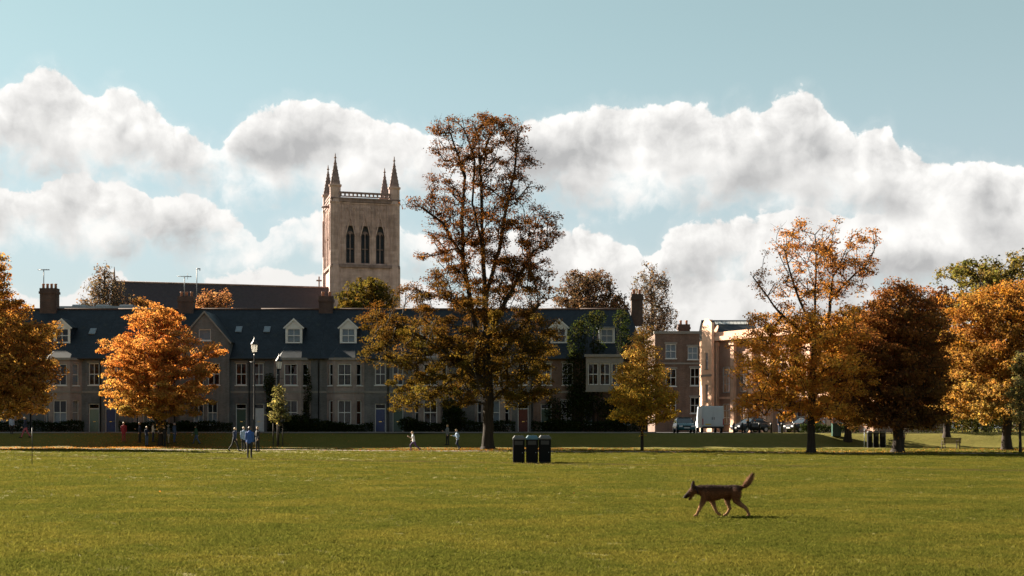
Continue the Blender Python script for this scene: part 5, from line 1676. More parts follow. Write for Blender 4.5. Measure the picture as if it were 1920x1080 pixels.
# the steel shelter bar over them
r = empty("bin_canopy", (wx(1643, by2), by2 + 0.1, ground_z(wx(1643, by2), by2))); tag(r, "thin steel canopy over the three slim bins", "canopy")
mb = MB(); mb.box(-0.95, 0.95, -0.35, 0.35, 1.56, 1.61); mb.build("canopy_roof", M_LEAD, r)
for s in (-1, 1):
    mb = MB(); mb.tube([(s * 0.9, 0.28, -0.1), (s * 0.9, 0.28, 1.56)], 0.03, 8); mb.build("post", M_LEAD, r, True)

# ------------------------------------------------------------------ bench
def bench(label, px, py):
    y = gy(py); x = wx(px, y)
    r = empty("park_bench", (x, y, ground_z(x, y)), math.radians(8)); tag(r, label, "bench")
    for k in range(4):
        mb = MB(); mb.box(-0.75, 0.75, -0.05 + k * 0.11, 0.04 + k * 0.11, 0.42, 0.455); mb.build("seat_slat", M_WOOD, r)
    for k in range(4):
        mb = MB(); mb.box(-0.75, 0.75, -0.12 - k * 0.012, -0.09 - k * 0.012, 0.5 + k * 0.105, 0.585 + k * 0.105); mb.build("back_slat", M_WOOD, r)
    for s in (-0.62, 0.62):
        mb = MB(); mb.box(s - 0.03, s + 0.03, -0.155, -0.125, 0.0, 0.92); mb.build("rear_leg", M_WOOD, r)
        mb = MB(); mb.box(s - 0.03, s + 0.03, 0.32, 0.38, 0.0, 0.66); mb.build("front_leg", M_WOOD, r)
        mb = MB(); mb.box(s - 0.035, s + 0.035, -0.12, 0.42, 0.662, 0.70); mb.build("armrest", M_WOOD, r)
        mb = MB(); mb.box(s - 0.025, s + 0.025, -0.12, 0.32, 0.37, 0.417); mb.build("rail", M_WOOD, r)
bench("dark wooden bench seen from behind, under the orange-gold tree", 1784, 842)

# ------------------------------------------------------------------ cabinet, stick, marker
r = empty("street_cabinet", (wx(1568, 114.2), 114.2, ground_z(wx(1568, 114.2), 114.2))); tag(r, "dark green street cabinet left of the shaded trunk", "cabinet")
mb = MB(); mb.box(-0.38, 0.38, -0.25, 0.25, 0.05, 1.15); mb.build("body", M_DKGREEN, r)
mb = MB(); mb.box(-0.42, 0.42, -0.29, 0.29, 1.152, 1.2); mb.build("lid", M_DKGREEN, r)
for s in (-1, 1):
    mb = MB(); mb.box(min(s * 0.01, s * 0.35), max(s * 0.01, s * 0.35), -0.265, -0.252, 0.1, 1.1); mb.build("door", M_DKGREEN, r)
yy = gy(871)
mb = MB(); mb.tube([(0, 0, -0.1), (0.01, 0, 0.9), (0, 0, 1.68)], [0.016, 0.015, 0.013], 8)
st = mb.build("marker_pole", M_BLACK, None, True, loc=(wx(60, yy), yy, ground_z(wx(60, yy), yy))); tag(st, "thin dark marker pole stuck in the lawn at the left", "pole")

# bollards along the side road
for i, px in enumerate((1376, 1392, 1408, 1424, 1446, 1466, 1490)):
    Y = 121.5; x = wx(px, Y)
    mb = MB(); mb.lathe([(0.09, -0.1), (0.09, 0.75), (0.11, 0.78), (0.11, 0.86), (0.08, 0.9), (0.03, 1.0)], 10)
    b_ = mb.build("bollard", M_BLACK, None, True, loc=(x, Y, BANK)); tag(b_, ("first", "second", "third", "fourth", "fifth", "sixth", "seventh")[i] + " black bollard from the white van, before the pale building", "bollard", "bollards before the pale building")

# ------------------------------------------------------------------ vehicles
M_TYRE = mat_plain("tyre_rubber", (0.012, 0.012, 0.012), 0.85)
M_RIM = mat_plain("wheel_rim", (0.35, 0.36, 0.38), 0.35, 0.7)
M_VANW = mat_plain("van_white_paint", (0.42, 0.46, 0.50), 0.35, 0, 0.05, 2)
M_TLIGHT = mat_plain("tail_light_red", (0.35, 0.01, 0.01), 0.2)
M_HLIGHT = mat_plain("headlight_clear", (0.6, 0.62, 0.65), 0.1)
M_PLATE = mat_plain("plate_yellow", (0.55, 0.42, 0.04), 0.4)
M_CARGLASS = mat_plain("car_glass", (0.02, 0.025, 0.03), 0.05, 0, 0.05, 2, 0.8)
def wheel(parent, x, y, rad, wid=0.2):
    t = cached(("tyre", rad), lambda: (lambda q: (q.lathe([(rad * 0.6, -wid / 2), (rad * 0.95, -wid / 2), (rad, -wid / 2 + 0.03), (rad, wid / 2 - 0.03), (rad * 0.95, wid / 2), (rad * 0.6, wid / 2)], 24), q.mesh("wheel", M_TYRE, True))[1])(MB()))
    rm = cached(("rim", rad), lambda: (lambda q: (q.lathe([(rad * 0.58, -wid / 2 - 0.005), (rad * 0.58, wid / 2 + 0.005)], 20), [q.box(-rad * .5, rad * .5, -0.03, 0.03, -wid / 2 - .02, wid / 2 + .02, 0, Matrix.Rotation(k * math.pi / 3, 4, 'Z')) for k in range(3)], q.mesh("rim", M_RIM))[2])(MB()))
    w_ = obj("wheel", t, parent, matrix=Matrix.Translation((x, y, rad)) @ Matrix.Rotation(math.pi / 2, 4, 'Y'))
    obj("rim", rm, w_)
def hull(secs, n_top):  # secs: list of (y, half width bottom, half width top, z bottom, z top)
    mb = MB(); V = []
    for y, wb, wt, zb, zt_ in secs:
        zm = zb + (zt_ - zb) * 0.55
        V += [(-wb, y, zb), (-wb * 1.03, y, zm), (-wt, y, zt_ - .04), (-wt + .08, y, zt_), (wt - .08, y, zt_), (wt, y, zt_ - .04), (wb * 1.03, y, zm), (wb, y, zb)]
    Fc = []
    for i in range(len(secs) - 1):
        for k in range(8):
            a = i * 8 + k; b = i * 8 + (k + 1) % 8
            Fc.append((a, b, b + 8, a + 8))
    Fc.append(tuple(range(7, -1, -1))); e = (len(secs) - 1) * 8; Fc.append(tuple(e + k for k in range(8)))
    mb.add(V, Fc)
    return mb

Y = 123.0
van = empty("delivery_van", (wx(1337, Y), Y, BANK + 0.024)); tag(van, "white box van parked with its rear doors towards the green", "van")
mb = hull([(0.0, 1.0, 0.98, 0.55, 2.52), (0.06, 1.03, 1.0, 0.5, 2.56), (3.5, 1.03, 1.0, 0.5, 2.56), (3.7, 1.02, 0.95, 0.5, 2.45), (4.4, 1.0, 0.82, 0.45, 1.9), (4.8, 0.98, 0.9, 0.45, 1.2), (5.4, 0.9, 0.8, 0.45, 1.0)], 0)
mb.build("body", M_VANW, van)
for s in (-1, 1):
    mb = MB(); mb.box(min(s * 0.015, s * 0.93), max(s * 0.015, s * 0.93), -0.045, -0.004, 0.66, 2.44); d_ = mb.build("rear_door", M_VANW, van)
    mb = MB(); mb.box(min(s * 0.06, s * 0.12), max(s * 0.06, s * 0.12), -0.07, -0.046, 1.25, 1.5); mb.build("handle", M_BLACK, d_)
    mb = MB(); mb.box(min(s * 0.94, s * 1.02), max(s * 0.94, s * 1.02), -0.03, 0.0, 0.75, 1.35); mb.build("tail_light", M_TLIGHT, van)
    mb = MB(); mb.box(min(s * 1.05, s * 1.25), max(s * 1.05, s * 1.25), 3.95, 4.05, 1.15, 1.5); mb.build("wing_mirror", M_BLACK, van)
    for yy_ in (0.95, 4.5):
        wheel(van, s * 0.92, yy_, 0.36)
mb = MB(); mb.box(-1.0, 1.0, -0.14, -0.003, 0.42, 0.6); mb.build("bumper", M_BLACK, van)
mb = MB(); mb.box(-0.75, -0.2, -0.052, -0.046, 0.74, 0.86); mb.build("number_plate", M_PLATE, van)

def car(label, px, Y, rz, paint, group="cars parked by the side road"):
    r = empty("parked_car", (wx(px, Y), Y, BANK + 0.024), rz); tag(r, label, "car", group)
    # nose at y=0, tail at y=4.1 (local); heading -y
    b = hull([(0.0, 0.7, 0.66, 0.35, 0.62), (0.15, 0.84, 0.78, 0.28, 0.76), (0.9, 0.88, 0.82, 0.24, 0.92), (1.2, 0.88, 0.82, 0.24, 0.96), (3.3, 0.88, 0.82, 0.24, 0.98), (3.9, 0.86, 0.78, 0.28, 0.95), (4.1, 0.78, 0.7, 0.4, 0.8)], 0)
    b.build("body", paint, r, True)
    mb = hull([(1.15, 0.80, 0.78, 0.93, 0.96), (1.9, 0.79, 0.64, 0.93, 1.44), (3.0, 0.79, 0.64, 0.93, 1.46), (3.75, 0.77, 0.68, 0.93, 1.05)], 0)
    mb.build("cabin_glass", M_CARGLASS, r)
    mb = MB(); mb.box(-0.6, 0.6, 1.85, 3.05, 1.45, 1.485); mb.build("roof", paint, r)
    for s in (-1, 1):
        mb = MB(); mb.tube([(s * 0.79, 1.15, 0.95), (s * 0.655, 1.9, 1.45)], 0.03, 6); mb.build("windscreen_pillar", paint, r)
        mb = MB(); mb.tube([(s * 0.66, 3.0, 1.46), (s * 0.74, 3.75, 1.02)], 0.035, 6); mb.build("rear_pillar", paint, r)
        mb = MB(); mb.box(min(s * 0.42, s * 0.72), max(s * 0.42, s * 0.72), -0.015, 0.1, 0.56, 0.7); mb.build("headlight", M_HLIGHT, r)
        mb = MB(); mb.box(min(s * 0.5, s * 0.72), max(s * 0.5, s * 0.72), 4.05, 4.13, 0.62, 0.78); mb.build("tail_light", M_TLIGHT, r)
        mb = MB(); mb.box(min(s * 0.86, s * 1.0), max(s * 0.86, s * 1.0), 1.35, 1.45, 0.93, 1.06); mb.build("wing_mirror", paint, r)
        for yy_ in (0.75, 3.25):
            wheel(r, s * 0.80, yy_, 0.31, 0.2)
    mb = MB(); mb.box(-0.26, 0.26, -0.03, -0.003, 0.42, 0.53); mb.build("number_plate", M_WHITE, r)
    mb = MB(); mb.box(-0.4, 0.4, -0.02, 0.02, 0.56, 0.66); mb.build("grille", M_BLACK, r)
M_CARTEAL = mat_plain("car_teal_paint", (0.03, 0.10, 0.12), 0.25)
M_CARBLK = mat_plain("car_black_paint", (0.015, 0.016, 0.02), 0.2)
M_CARSIL = mat_plain("car_silver_paint", (0.35, 0.36, 0.38), 0.3, 0.3)
car("teal car parked nose forward left of the white van", 1288, 122.0, 0.0, M_CARTEAL)
car("dark car parked just right of the white van", 1378, 127.0, math.radians(-60), M_CARBLK)
car("black car parked closest to the feathery tree's trunk", 1478, 126.0, math.radians(-62), M_CARBLK)
# ------------------------------------------------------------------ people and the dog: skins grown from lofted limbs
TMP = []
def grow(name, mb, voxel, smooth_it=6):
    """one continuous skin round overlapping lofts; read back after a single evaluation"""
    me = mb.mesh(name, [])
    o = bpy.data.objects.new(name, me); COL.objects.link(o)
    rm = o.modifiers.new("skin", 'REMESH'); rm.mode = 'VOXEL'; rm.voxel_size = voxel; rm.use_smooth_shade = True
    sm = o.modifiers.new("soft", 'SMOOTH'); sm.factor = 0.5; sm.iterations = smooth_it
    TMP.append(o)
    return o

def limb(mb, pts, rad, n=12, flat=1.0):
    """rounded tapering limb through points"""
    P = [Vector(p) for p in pts]
    secs = []
    ref = Vector((1, 0, 0))
    d0 = (P[1] - P[0]).normalized(); d1 = (P[-1] - P[-2]).normalized()
    P2 = [P[0] - d0 * rad[0] * 0.8] + P + [P[-1] + d1 * rad[-1] * 0.8]
    R2 = [rad[0] * 0.4] + list(rad) + [rad[-1] * 0.4]
    for i, p in enumerate(P2):
        d = (P2[min(i + 1, len(P2) - 1)] - P2[max(i - 1, 0)]).normalized()
        r_ = ref if abs(d.dot(ref)) < 0.95 else Vector((0, 1, 0))
        a = (r_ - d * r_.dot(d)).normalized(); b = d.cross(a)
        secs.append((p, a * R2[i], b * R2[i] * flat))
    mb.loft(secs, n)

def person_skeleton(pose, coat=0.0):
    """forward is -y. returns the loft, and sample points (pos, radius, region)"""
    mb = MB(); smp = []
    lean = pose.get('lean', 0.0); drop = pose.get('drop', 0.0)
    hipz = 0.92 - drop
    def fw(p, dist): return p + Vector((0, -dist, 0))
    up = Vector((0, -math.sin(lean), math.cos(lean)))
    hip = Vector((0, 0, hipz)); waist = hip + up * 0.16; chest = hip + up * 0.36; sh = hip + up * 0.50; neck = hip + up * 0.57; head = hip + up * 0.70 + Vector((0, -0.02, 0))
    X = Vector((1, 0, 0)); D = up.cross(X)
    c = coat
    T = [(hip - up * (0.10 + c), 0.155 + c * .1, 0.115 + c * .1), (hip, 0.175 + c * .1, 0.125 + c * .1), (waist, 0.155 + c * .12, 0.11 + c * .12), (chest, 0.18, 0.125), (sh - up * 0.03, 0.19, 0.105), (sh + up * 0.03, 0.13, 0.085), (neck, 0.06, 0.06)]
    mb.loft([(p, X * a, D * b) for p, a, b in T], 16)
    for p, a, b in T[:6]:
        smp.append((p, 0.14, 'top' if (p - hip).dot(up) > -0.03 - c * 1.4 else 'bottom'))
        for s in (-1, 1): smp.append((p + X * s * a * 0.6, 0.07, 'top' if (p - hip).dot(up) > -0.03 - c * 1.4 else 'bottom'))
    limb(mb, [sh, neck, head - up * 0.06], [0.06, 0.054, 0.05]); smp.append((neck + up * 0.03, 0.055, 'skin'))
    yaw = pose.get('yaw', 0.0)
    hf = Matrix.Rotation(yaw, 3, 'Z') @ Vector((0, -1, 0)); hs = Matrix.Rotation(yaw, 3, 'Z') @ X
    H = head
    mb.loft([(H - up * 0.125 + hf * 0.03, hs * 0.03, hf * 0.035), (H - up * 0.10 + hf * 0.02, hs * 0.055, hf * 0.07), (H - up * 0.04, hs * 0.07, hf * 0.09), (H + up * 0.02, hs * 0.077, hf * 0.098), (H + up * 0.075, hs * 0.068, hf * 0.088), (H + up * 0.112, hs * 0.035, hf * 0.045)], 14)
    limb(mb, [H + hf * 0.085 + up * 0.02, H + hf * 0.108 - up * 0.025], [0.012, 0.016])            # nose
    for s in (-1, 1):
        limb(mb, [H + hs * s * 0.078 + up * 0.02, H + hs * s * 0.08 - up * 0.025], [0.016, 0.012])   # ears
        mb.loft([(H + hf * 0.09 + hs * s * 0.03 + up * 0.03, hs * 0.016, up * 0.008), (H + hf * 0.098 + hs * s * 0.03 + up * 0.03, hs * 0.012, up * 0.006)], 8)  # brow
    limb(mb, [H + hf * 0.082 - up * 0.062 - hs * .02, H + hf * 0.082 - up * 0.062 + hs * .02], [0.012, 0.012])  # mouth
    smp.append((H, 0.09, 'skin')); smp.append((H - up * 0.09, 0.06, 'skin'))
    # legs
    for s, (sw, kn) in zip((-1, 1), pose['legs']):
        hp = hip + X * s * 0.09 - up * 0.03
        k_ = hp + Vector((s * 0.01, -math.sin(sw), -math.cos(sw))) * 0.43
        a2 = sw - kn
        an = k_ + Vector((0, -math.sin(a2), -math.cos(a2))) * 0.42
        limb(mb, [hp, hp.lerp(k_, 0.4), k_], [0.092, 0.082, 0.06]); limb(mb, [k_, k_.lerp(an, 0.35), an], [0.06, 0.058, 0.042])
        ft = a2 + pose.get('toe', 0.0) * (1 if kn > 0.3 else 0)
        f = Vector((0, -math.cos(ft), math.sin(ft) if kn > 0.3 else 0.0)); f.normalize()
        dn = Vector((0, -math.sin(a2), -math.cos(a2)))
        toe = an + dn * 0.055 + f * 0.19; heel = an + dn * 0.05 - f * 0.04
        limb(mb, [heel, an + dn * 0.045 + f * 0.06, toe], [0.04, 0.045, 0.034])
        for t in (0.15, 0.5, 0.9): smp.append((hp.lerp(k_, t), 0.08, 'bottom')); smp.append((k_.lerp(an, t), 0.055, 'bottom'))
        for q in (heel, toe, heel.lerp(toe, .5)): smp.append((q, 0.045, 'shoe'))
    # arms with hands
    for s, (sw, el, ab) in zip((-1, 1), pose['arms']):
        so = sh + X * s * 0.19 - up * 0.02
        dr = Vector((s * math.sin(ab), -math.sin(sw) * math.cos(ab), -math.cos(sw) * math.cos(ab)))
        e_ = so + dr * 0.29
        a2 = sw + el
        d2 = Vector((s * math.sin(ab) * 0.4 - s * 0.25 * math.sin(el), -math.sin(a2), -math.cos(a2))).normalized()
        w_ = e_ + d2 * 0.25
        limb(mb, [so, so.lerp(e_, .5), e_], [0.062, 0.054, 0.046]); limb(mb, [e_, e_.lerp(w_, .4), w_], [0.046, 0.042, 0.031])
        for t in (0.1, 0.5, 0.9): smp.append((so.lerp(e_, t), 0.05, 'top')); smp.append((e_.lerp(w_, t), 0.04, 'top' if not pose.get('short') else 'skin'))
        sd = d2.cross(X); sd = Vector((0, 1, 0)) if sd.length < 0.1 else sd.normalized()
        pal = w_ + d2 * 0.085
        mb.loft([(w_, sd * 0.026, X * 0.02), (w_ + d2 * 0.04, sd * 0.038, X * 0.017), (pal, sd * 0.042, X * 0.015), (pal + d2 * .01, sd * 0.04, X * 0.012)], 10)
        for fi, (off, ln) in enumerate(((-0.031, 0.068), (-0.0105, 0.078), (0.0105, 0.074), (0.031, 0.058))):
            b0 = pal + sd * off; cu = X * (-s * 0.018)
            limb(mb, [b0 - d2 * .01, b0 + d2 * ln * 0.5 + cu * 0.4, b0 + d2 * ln * 0.9 + cu * 1.5], [0.0095, 0.009, 0.008], 8)
        tb = w_ + d2 * 0.03 - sd * 0.034
        limb(mb, [tb, tb + d2 * 0.03 - sd * 0.024, tb + d2 * 0.06 - sd * 0.028], [0.012, 0.0105, 0.009], 8)
        smp.append((w_ + d2 * 0.06, 0.03, 'skin')); smp.append((pal + d2 * 0.05, 0.03, 'skin'))
    return mb, smp, H, hf, hs, up

POSES = {
    'stand': dict(legs=[(0.04, 0.05), (-0.03, 0.03)], arms=[(0.05, 0.2, 0.12), (-0.02, 0.2, 0.12)]),
    'chat': dict(legs=[(0.10, 0.12), (-0.06, 0.02)], arms=[(0.25, 1.5, 0.15), (0.05, 0.3, 0.14)], yaw=0.5),
    'fold': dict(legs=[(0.0, 0.04), (0.06, 0.08)], arms=[(0.30, 1.35, 0.10), (0.30, 1.45, 0.10)], yaw=-0.4),
    'walk': dict(legs=[(0.42, 0.10), (-0.30, 0.28)], arms=[(-0.35, 0.25, 0.12), (0.38, 0.35, 0.12)], lean=0.05, drop=0.035),
    'walk_b': dict(legs=[(-0.36, 0.35), (0.40, 0.06)], arms=[(0.35, 0.3, 0.14), (-0.30, 0.2, 0.14)], lean=0.04, drop=0.035, yaw=0.3),
    'run': dict(legs=[(0.75, 0.95), (-0.40, 0.55)], arms=[(-0.55, 1.5, 0.18), (0.55, 1.6, 0.18)], lean=0.16, drop=0.03, toe=0.5, short=True),
    'run_b': dict(legs=[(-0.10, 0.18), (0.35, 1.25)], arms=[(0.35, 1.5, 0.25), (-0.45, 1.4, 0.3)], lean=0.12, drop=0.02, toe=0.4, short=False),
}
PERSON = {}
for nm, ps in POSES.items():
    for coat in ((0.0, 0.16) if nm in ('stand', 'chat', 'walk', 'fold') else (0.0,)):
        mb, smp, H, hf, hs, up = person_skeleton(ps, coat)
        PERSON[(nm, coat > 0)] = (grow("person_body", mb, 0.0125, 3), smp, H, hf, hs, up)

# the dog: nose towards +x (local), standing on z=0
def dog_mesh():
    mb = MB()
    V = Vector
    def ell(x, zc, hw, hh_, tilt=0.0):
        return (V((x, 0, zc)), V((0, hw, 0)), V((math.sin(tilt) * hh_, 0, math.cos(tilt) * hh_)))
    # trunk: deep chest, tucked belly, sloping croup
    mb.loft([ell(-0.385, 0.50, 0.03, 0.05), ell(-0.35, 0.50, 0.085, 0.085), ell(-0.28, 0.495, 0.105, 0.105), ell(-0.18, 0.485, 0.105, 0.108), ell(-0.06, 0.468, 0.108, 0.122),
             ell(0.06, 0.452, 0.118, 0.142), ell(0.16, 0.442, 0.122, 0.155), ell(0.26, 0.445, 0.115, 0.152), ell(0.33, 0.455, 0.098, 0.128, .2), ell(0.385, 0.465, 0.07, 0.09, .3), ell(0.41, 0.47, 0.03, 0.04)], 18)
    # neck carried low and forward
    mb.loft([ell(0.26, 0.50, 0.085, 0.105, .5), ell(0.34, 0.508, 0.088, 0.10, .6), ell(0.42, 0.502, 0.078, 0.092, .7), ell(0.48, 0.488, 0.068, 0.076, .7), ell(0.52, 0.47, 0.03, 0.04, .7)], 16)
    # skull and muzzle, pointing forward and down
    hd = V((0.515, 0, 0.478)); f = V((math.cos(0.62), 0, -math.sin(0.62))); u = V((math.sin(0.62), 0, math.cos(0.62))); s = V((0, 1, 0))
    mb.loft([(hd - f * 0.075, s * 0.03, u * 0.03), (hd - f * 0.05, s * 0.068, u * 0.068), (hd, s * 0.076, u * 0.072), (hd + f * 0.05, s * 0.064, u * 0.062), (hd + f * 0.075, s * 0.048, u * 0.05),
             (hd + f * 0.12 - u * 0.008, s * 0.041, u * 0.044), (hd + f * 0.175 - u * 0.012, s * 0.036, u * 0.037), (hd + f * 0.195 - u * 0.012, s * 0.018, u * 0.018)], 14)
    mb.loft([(hd + f * 0.03 - u * 0.05, s * 0.036, u * 0.02), (hd + f * 0.09 - u * 0.076, s * 0.03, u * 0.016), (hd + f * 0.14 - u * 0.088, s * 0.024, u * 0.014), (hd + f * 0.155 - u * 0.086, s * 0.012, u * 0.008)], 12)  # lower jaw
    for sd in (-1, 1):   # pricked ears
        b = hd - f * 0.03 + s * sd * 0.042 + u * 0.045
        tip = b + V((-0.015, sd * 0.022, 0.145))
        mb.loft([(b - V((0, 0, 0.02)), V((0.034, 0, 0)), s * 0.028), (b.lerp(tip, 0.4), V((0.03, 0, 0.004)), s * 0.02), (b.lerp(tip, 0.75), V((0.017, 0, 0.002)), s * 0.013), (tip, V((0.004, 0, 0)), s * 0.004)], 10)
    def leg(pts, rad, side):
        limb(mb, [V((p[0], side, p[1])) for p in pts], rad, 12)
    # front: near one reaching forward, far one folding back
    leg([(0.29, 0.46), (0.30, 0.36), (0.335, 0.27), (0.39, 0.16), (0.43, 0.07), (0.445, 0.03)], [0.0725, 0.0643, 0.0491, 0.0328, 0.0269, 0.0281], 0.075)
    leg([(0.445, 0.028), (0.485, 0.024)], [0.0316, 0.0234], 0.075)
    leg([(0.20, 0.44), (0.17, 0.35), (0.125, 0.27), (0.085, 0.16), (0.055, 0.085), (0.02, 0.05)], [0.0725, 0.0632, 0.0491, 0.0328, 0.0269, 0.0281], -0.075)
    leg([(0.02, 0.05), (-0.015, 0.026)], [0.0304, 0.0211], -0.075)
    # hind: far one under the belly, near one pushing off behind
    leg([(-0.24, 0.48), (-0.19, 0.40), (-0.135, 0.33), (-0.165, 0.23), (-0.19, 0.155), (-0.165, 0.09), (-0.125, 0.035)], [0.0877, 0.0842, 0.0643, 0.0421, 0.0328, 0.0269, 0.0281], -0.078)
    leg([(-0.125, 0.03), (-0.085, 0.023)], [0.0316, 0.0222], -0.078)
    leg([(-0.27, 0.48), (-0.285, 0.40), (-0.285, 0.31), (-0.37, 0.235), (-0.465, 0.175), (-0.505, 0.10), (-0.535, 0.04)], [0.0936, 0.0913, 0.0655, 0.0445, 0.0339, 0.0269, 0.0281], 0.078)
    leg([(-0.535, 0.036), (-0.50, 0.022)], [0.0304, 0.0222], 0.078)
    # tail raised in a curve
    limb(mb, [V(p) for p in ((-0.34, 0, 0.545), (-0.40, 0, 0.545), (-0.46, 0, 0.575), (-0.52, 0, 0.64), (-0.57, 0, 0.72), (-0.61, 0, 0.79))], [0.038, 0.042, 0.05, 0.058, 0.05, 0.02], 12)
    return mb
DOG = grow("dog_body", dog_mesh(), 0.0085, 4)

dg = bpy.context.evaluated_depsgraph_get()
dg.update()
READ = {}
for o in TMP:
    ev = o.evaluated_get(dg)
    READ[o] = bpy.data.meshes.new_from_object(ev)
for o in TMP:
    COL.objects.unlink(o)

def mesh_co(me):
    a = np.empty(len(me.vertices) * 3, np.float32); me.vertices.foreach_get("co", a); return a.reshape(-1, 3)
def poly_centres(me):
    a = np.empty(len(me.polygons) * 3, np.float32); me.polygons.foreach_get("center", a); return a.reshape(-1, 3)

REGION = ['skin', 'top', 'bottom', 'shoe']
BODY = {}
for key, (o, smp, H, hf, hs, up) in PERSON.items():
    me = READ[o]; me.name = "person_body"
    me.materials.clear()
    for _ in REGION: me.materials.append(M_WHITE)
    c = poly_centres(me)
    S_ = np.array([tuple(q[0]) for q in smp]); R_ = np.array([q[1] for q in smp])
    lab = np.array([REGION.index(q[2]) for q in smp])
    d = np.linalg.norm(c[:, None, :] - S_[None], axis=2) - R_[None]
    me.polygons.foreach_set("material_index", lab[np.argmin(d, axis=1)].astype(np.int32))
    me.polygons.foreach_set("use_smooth", [True] * len(me.polygons))
    zmin = float(mesh_co(me)[:, 2].min())
    # hair cap
    hb = MB()
    hb.loft([(H - up * 0.05 - hf * 0.045, hs * 0.068, hf * 0.055), (H + up * 0.0 - hf * 0.028, hs * 0.085, hf * 0.085), (H + up * 0.045 - hf * 0.012, hs * 0.086, hf * 0.10), (H + up * 0.09 - hf * 0.01, hs * 0.074, hf * 0.092), (H + up * 0.125 - hf * 0.008, hs * 0.04, hf * 0.05), (H + up * 0.132 - hf * .008, hs * 0.008, hf * 0.01)], 14)
    BODY[key] = (me, hb.mesh("hair", M_WHITE, True), zmin)

SKIN = mat_plain("skin_light", (0.48, 0.29, 0.21), 0.55)
HAIRS = [mat_plain("hair_brown", (0.045, 0.025, 0.015), 0.5), mat_plain("hair_blond", (0.32, 0.22, 0.11), 0.5), mat_plain("hair_black", (0.012, 0.01, 0.01), 0.5), mat_plain("hair_grey", (0.3, 0.29, 0.28), 0.5)]
CLOTH = {k: mat_plain("cloth_" + k, tuple(c * 0.75 for c in v), 0.85, 0, 0.2, 12) for k, v in dict(
    blue=(0.03, 0.09, 0.30), navy=(0.02, 0.03, 0.07), black=(0.014, 0.014, 0.016), grey=(0.16, 0.17, 0.18), white=(0.68, 0.68, 0.68), pink=(0.42, 0.10, 0.14),
    red=(0.30, 0.03, 0.05), teal=(0.03, 0.16, 0.17), denim=(0.06, 0.09, 0.16), purple=(0.08, 0.04, 0.13), beige=(0.42, 0.34, 0.25), lightblue=(0.32, 0.42, 0.58), green=(0.03, 0.08, 0.04), brown=(0.09, 0.055, 0.035)).items()}

def person(label, px, py, pose, coat, height, face, top, bottom, hair, shoe='black', Y=None, group="people on the green"):
    me, hm, zmin = BODY[(pose, coat)]
    y = gy(py) if Y is None else Y
    x = wx(px, y)
    s = height / 1.75
    o = obj("person", me, loc=(x, y, ground_z(x, y) - zmin * s))
    o.rotation_euler = (0, 0, math.radians(face)); o.scale = (s, s, s)
    tag(o, label, "person", group)
    for i, m_ in enumerate((SKIN, CLOTH[top], CLOTH[bottom], CLOTH[shoe])):
        o.material_slots[i].link = 'OBJECT'; o.material_slots[i].material = m_
    h_ = obj("hair", hm, o)
    h_.material_slots[0].link = 'OBJECT'; h_.material_slots[0].material = HAIRS[hair]
    return o

person("person in grey-blue standing at the far left, near the hedge", 22, 837.5, 'stand', True, 1.55, 40, 'lightblue', 'black', 1)
person("person in pink trousers walking beside the thin marker pole", 48, 838, 'walk', True, 1.85, -60, 'navy', 'pink', 1)
person("person in maroon jacket standing alone left of the group under the orange tree", 232, 838.3, 'stand', True, 1.7, 25, 'red', 'red', 1)
person("leftmost person of the group under the orange tree, in dark coat", 262, 838.3, 'chat', True, 1.72, -70, 'navy', 'black', 1)
person("person in navy and white, second from the left of the group under the orange tree", 275, 838.6, 'fold', False, 1.65, 60, 'navy', 'denim', 1)
person("person in white top in the middle of the group under the orange tree", 287, 838.2, 'chat', False, 1.62, 100, 'white', 'navy', 0)
person("person in black right beside the orange tree's trunk", 309, 838.6, 'fold', True, 1.66, -40, 'black', 'black', 0)
person("person in grey jacket, second from the right under the orange tree", 316, 838.3, 'stand', True, 1.62, -80, 'grey', 'beige', 3)
person("rightmost person of the group under the orange tree, in blue denim", 327, 838.2, 'stand', True, 1.7, 70, 'denim', 'denim', 3)
person("person in dark green coat walking right of the orange tree", 368, 838.3, 'walk', True, 1.62, -90, 'green', 'denim', 0)
person("person in navy coat left of the four in front of the terrace", 440, 847, 'walk_b', False, 1.68, 70, 'navy', 'black', 1)
person("person in light blue top, second from left of the four in front", 457, 847, 'stand', True, 1.7, 30, 'lightblue', 'black', 1)
person("nearest person, in bright blue jacket and black trousers, back turned", 468, 860, 'stand', True, 1.68, 170, 'blue', 'black', 0)
person("person in black coat right of the four in front of the terrace", 483, 847, 'chat', True, 1.72, -50, 'black', 'black', 1)
person("jogger in white vest running left across the lawn", 776, 845, 'run', False, 1.52, -80, 'white', 'purple', 1)
person("tall person in grey standing in the shade left of the tallest tree", 839, 838, 'chat', True, 1.75, -60, 'grey', 'black', 1, Y=112.0)
person("person in pale blue with arms out near the tallest tree's trunk", 858, 843.5, 'run_b', False, 1.58, -70, 'lightblue', 'navy', 1)
person("person in pale shirt standing right behind the maroon tree's trunk", 1695, 838.5, 'stand', False, 1.62, 60, 'beige', 'black', 0)
person("person in black walking past the pale building", 1402, 838, 'walk', True, 1.72, 90, 'black', 'black', 0, Y=122.5)
person("person in dark blue standing by the bollards", 1462, 838, 'stand', True, 1.7, 20, 'navy', 'denim', 2, Y=122.8)

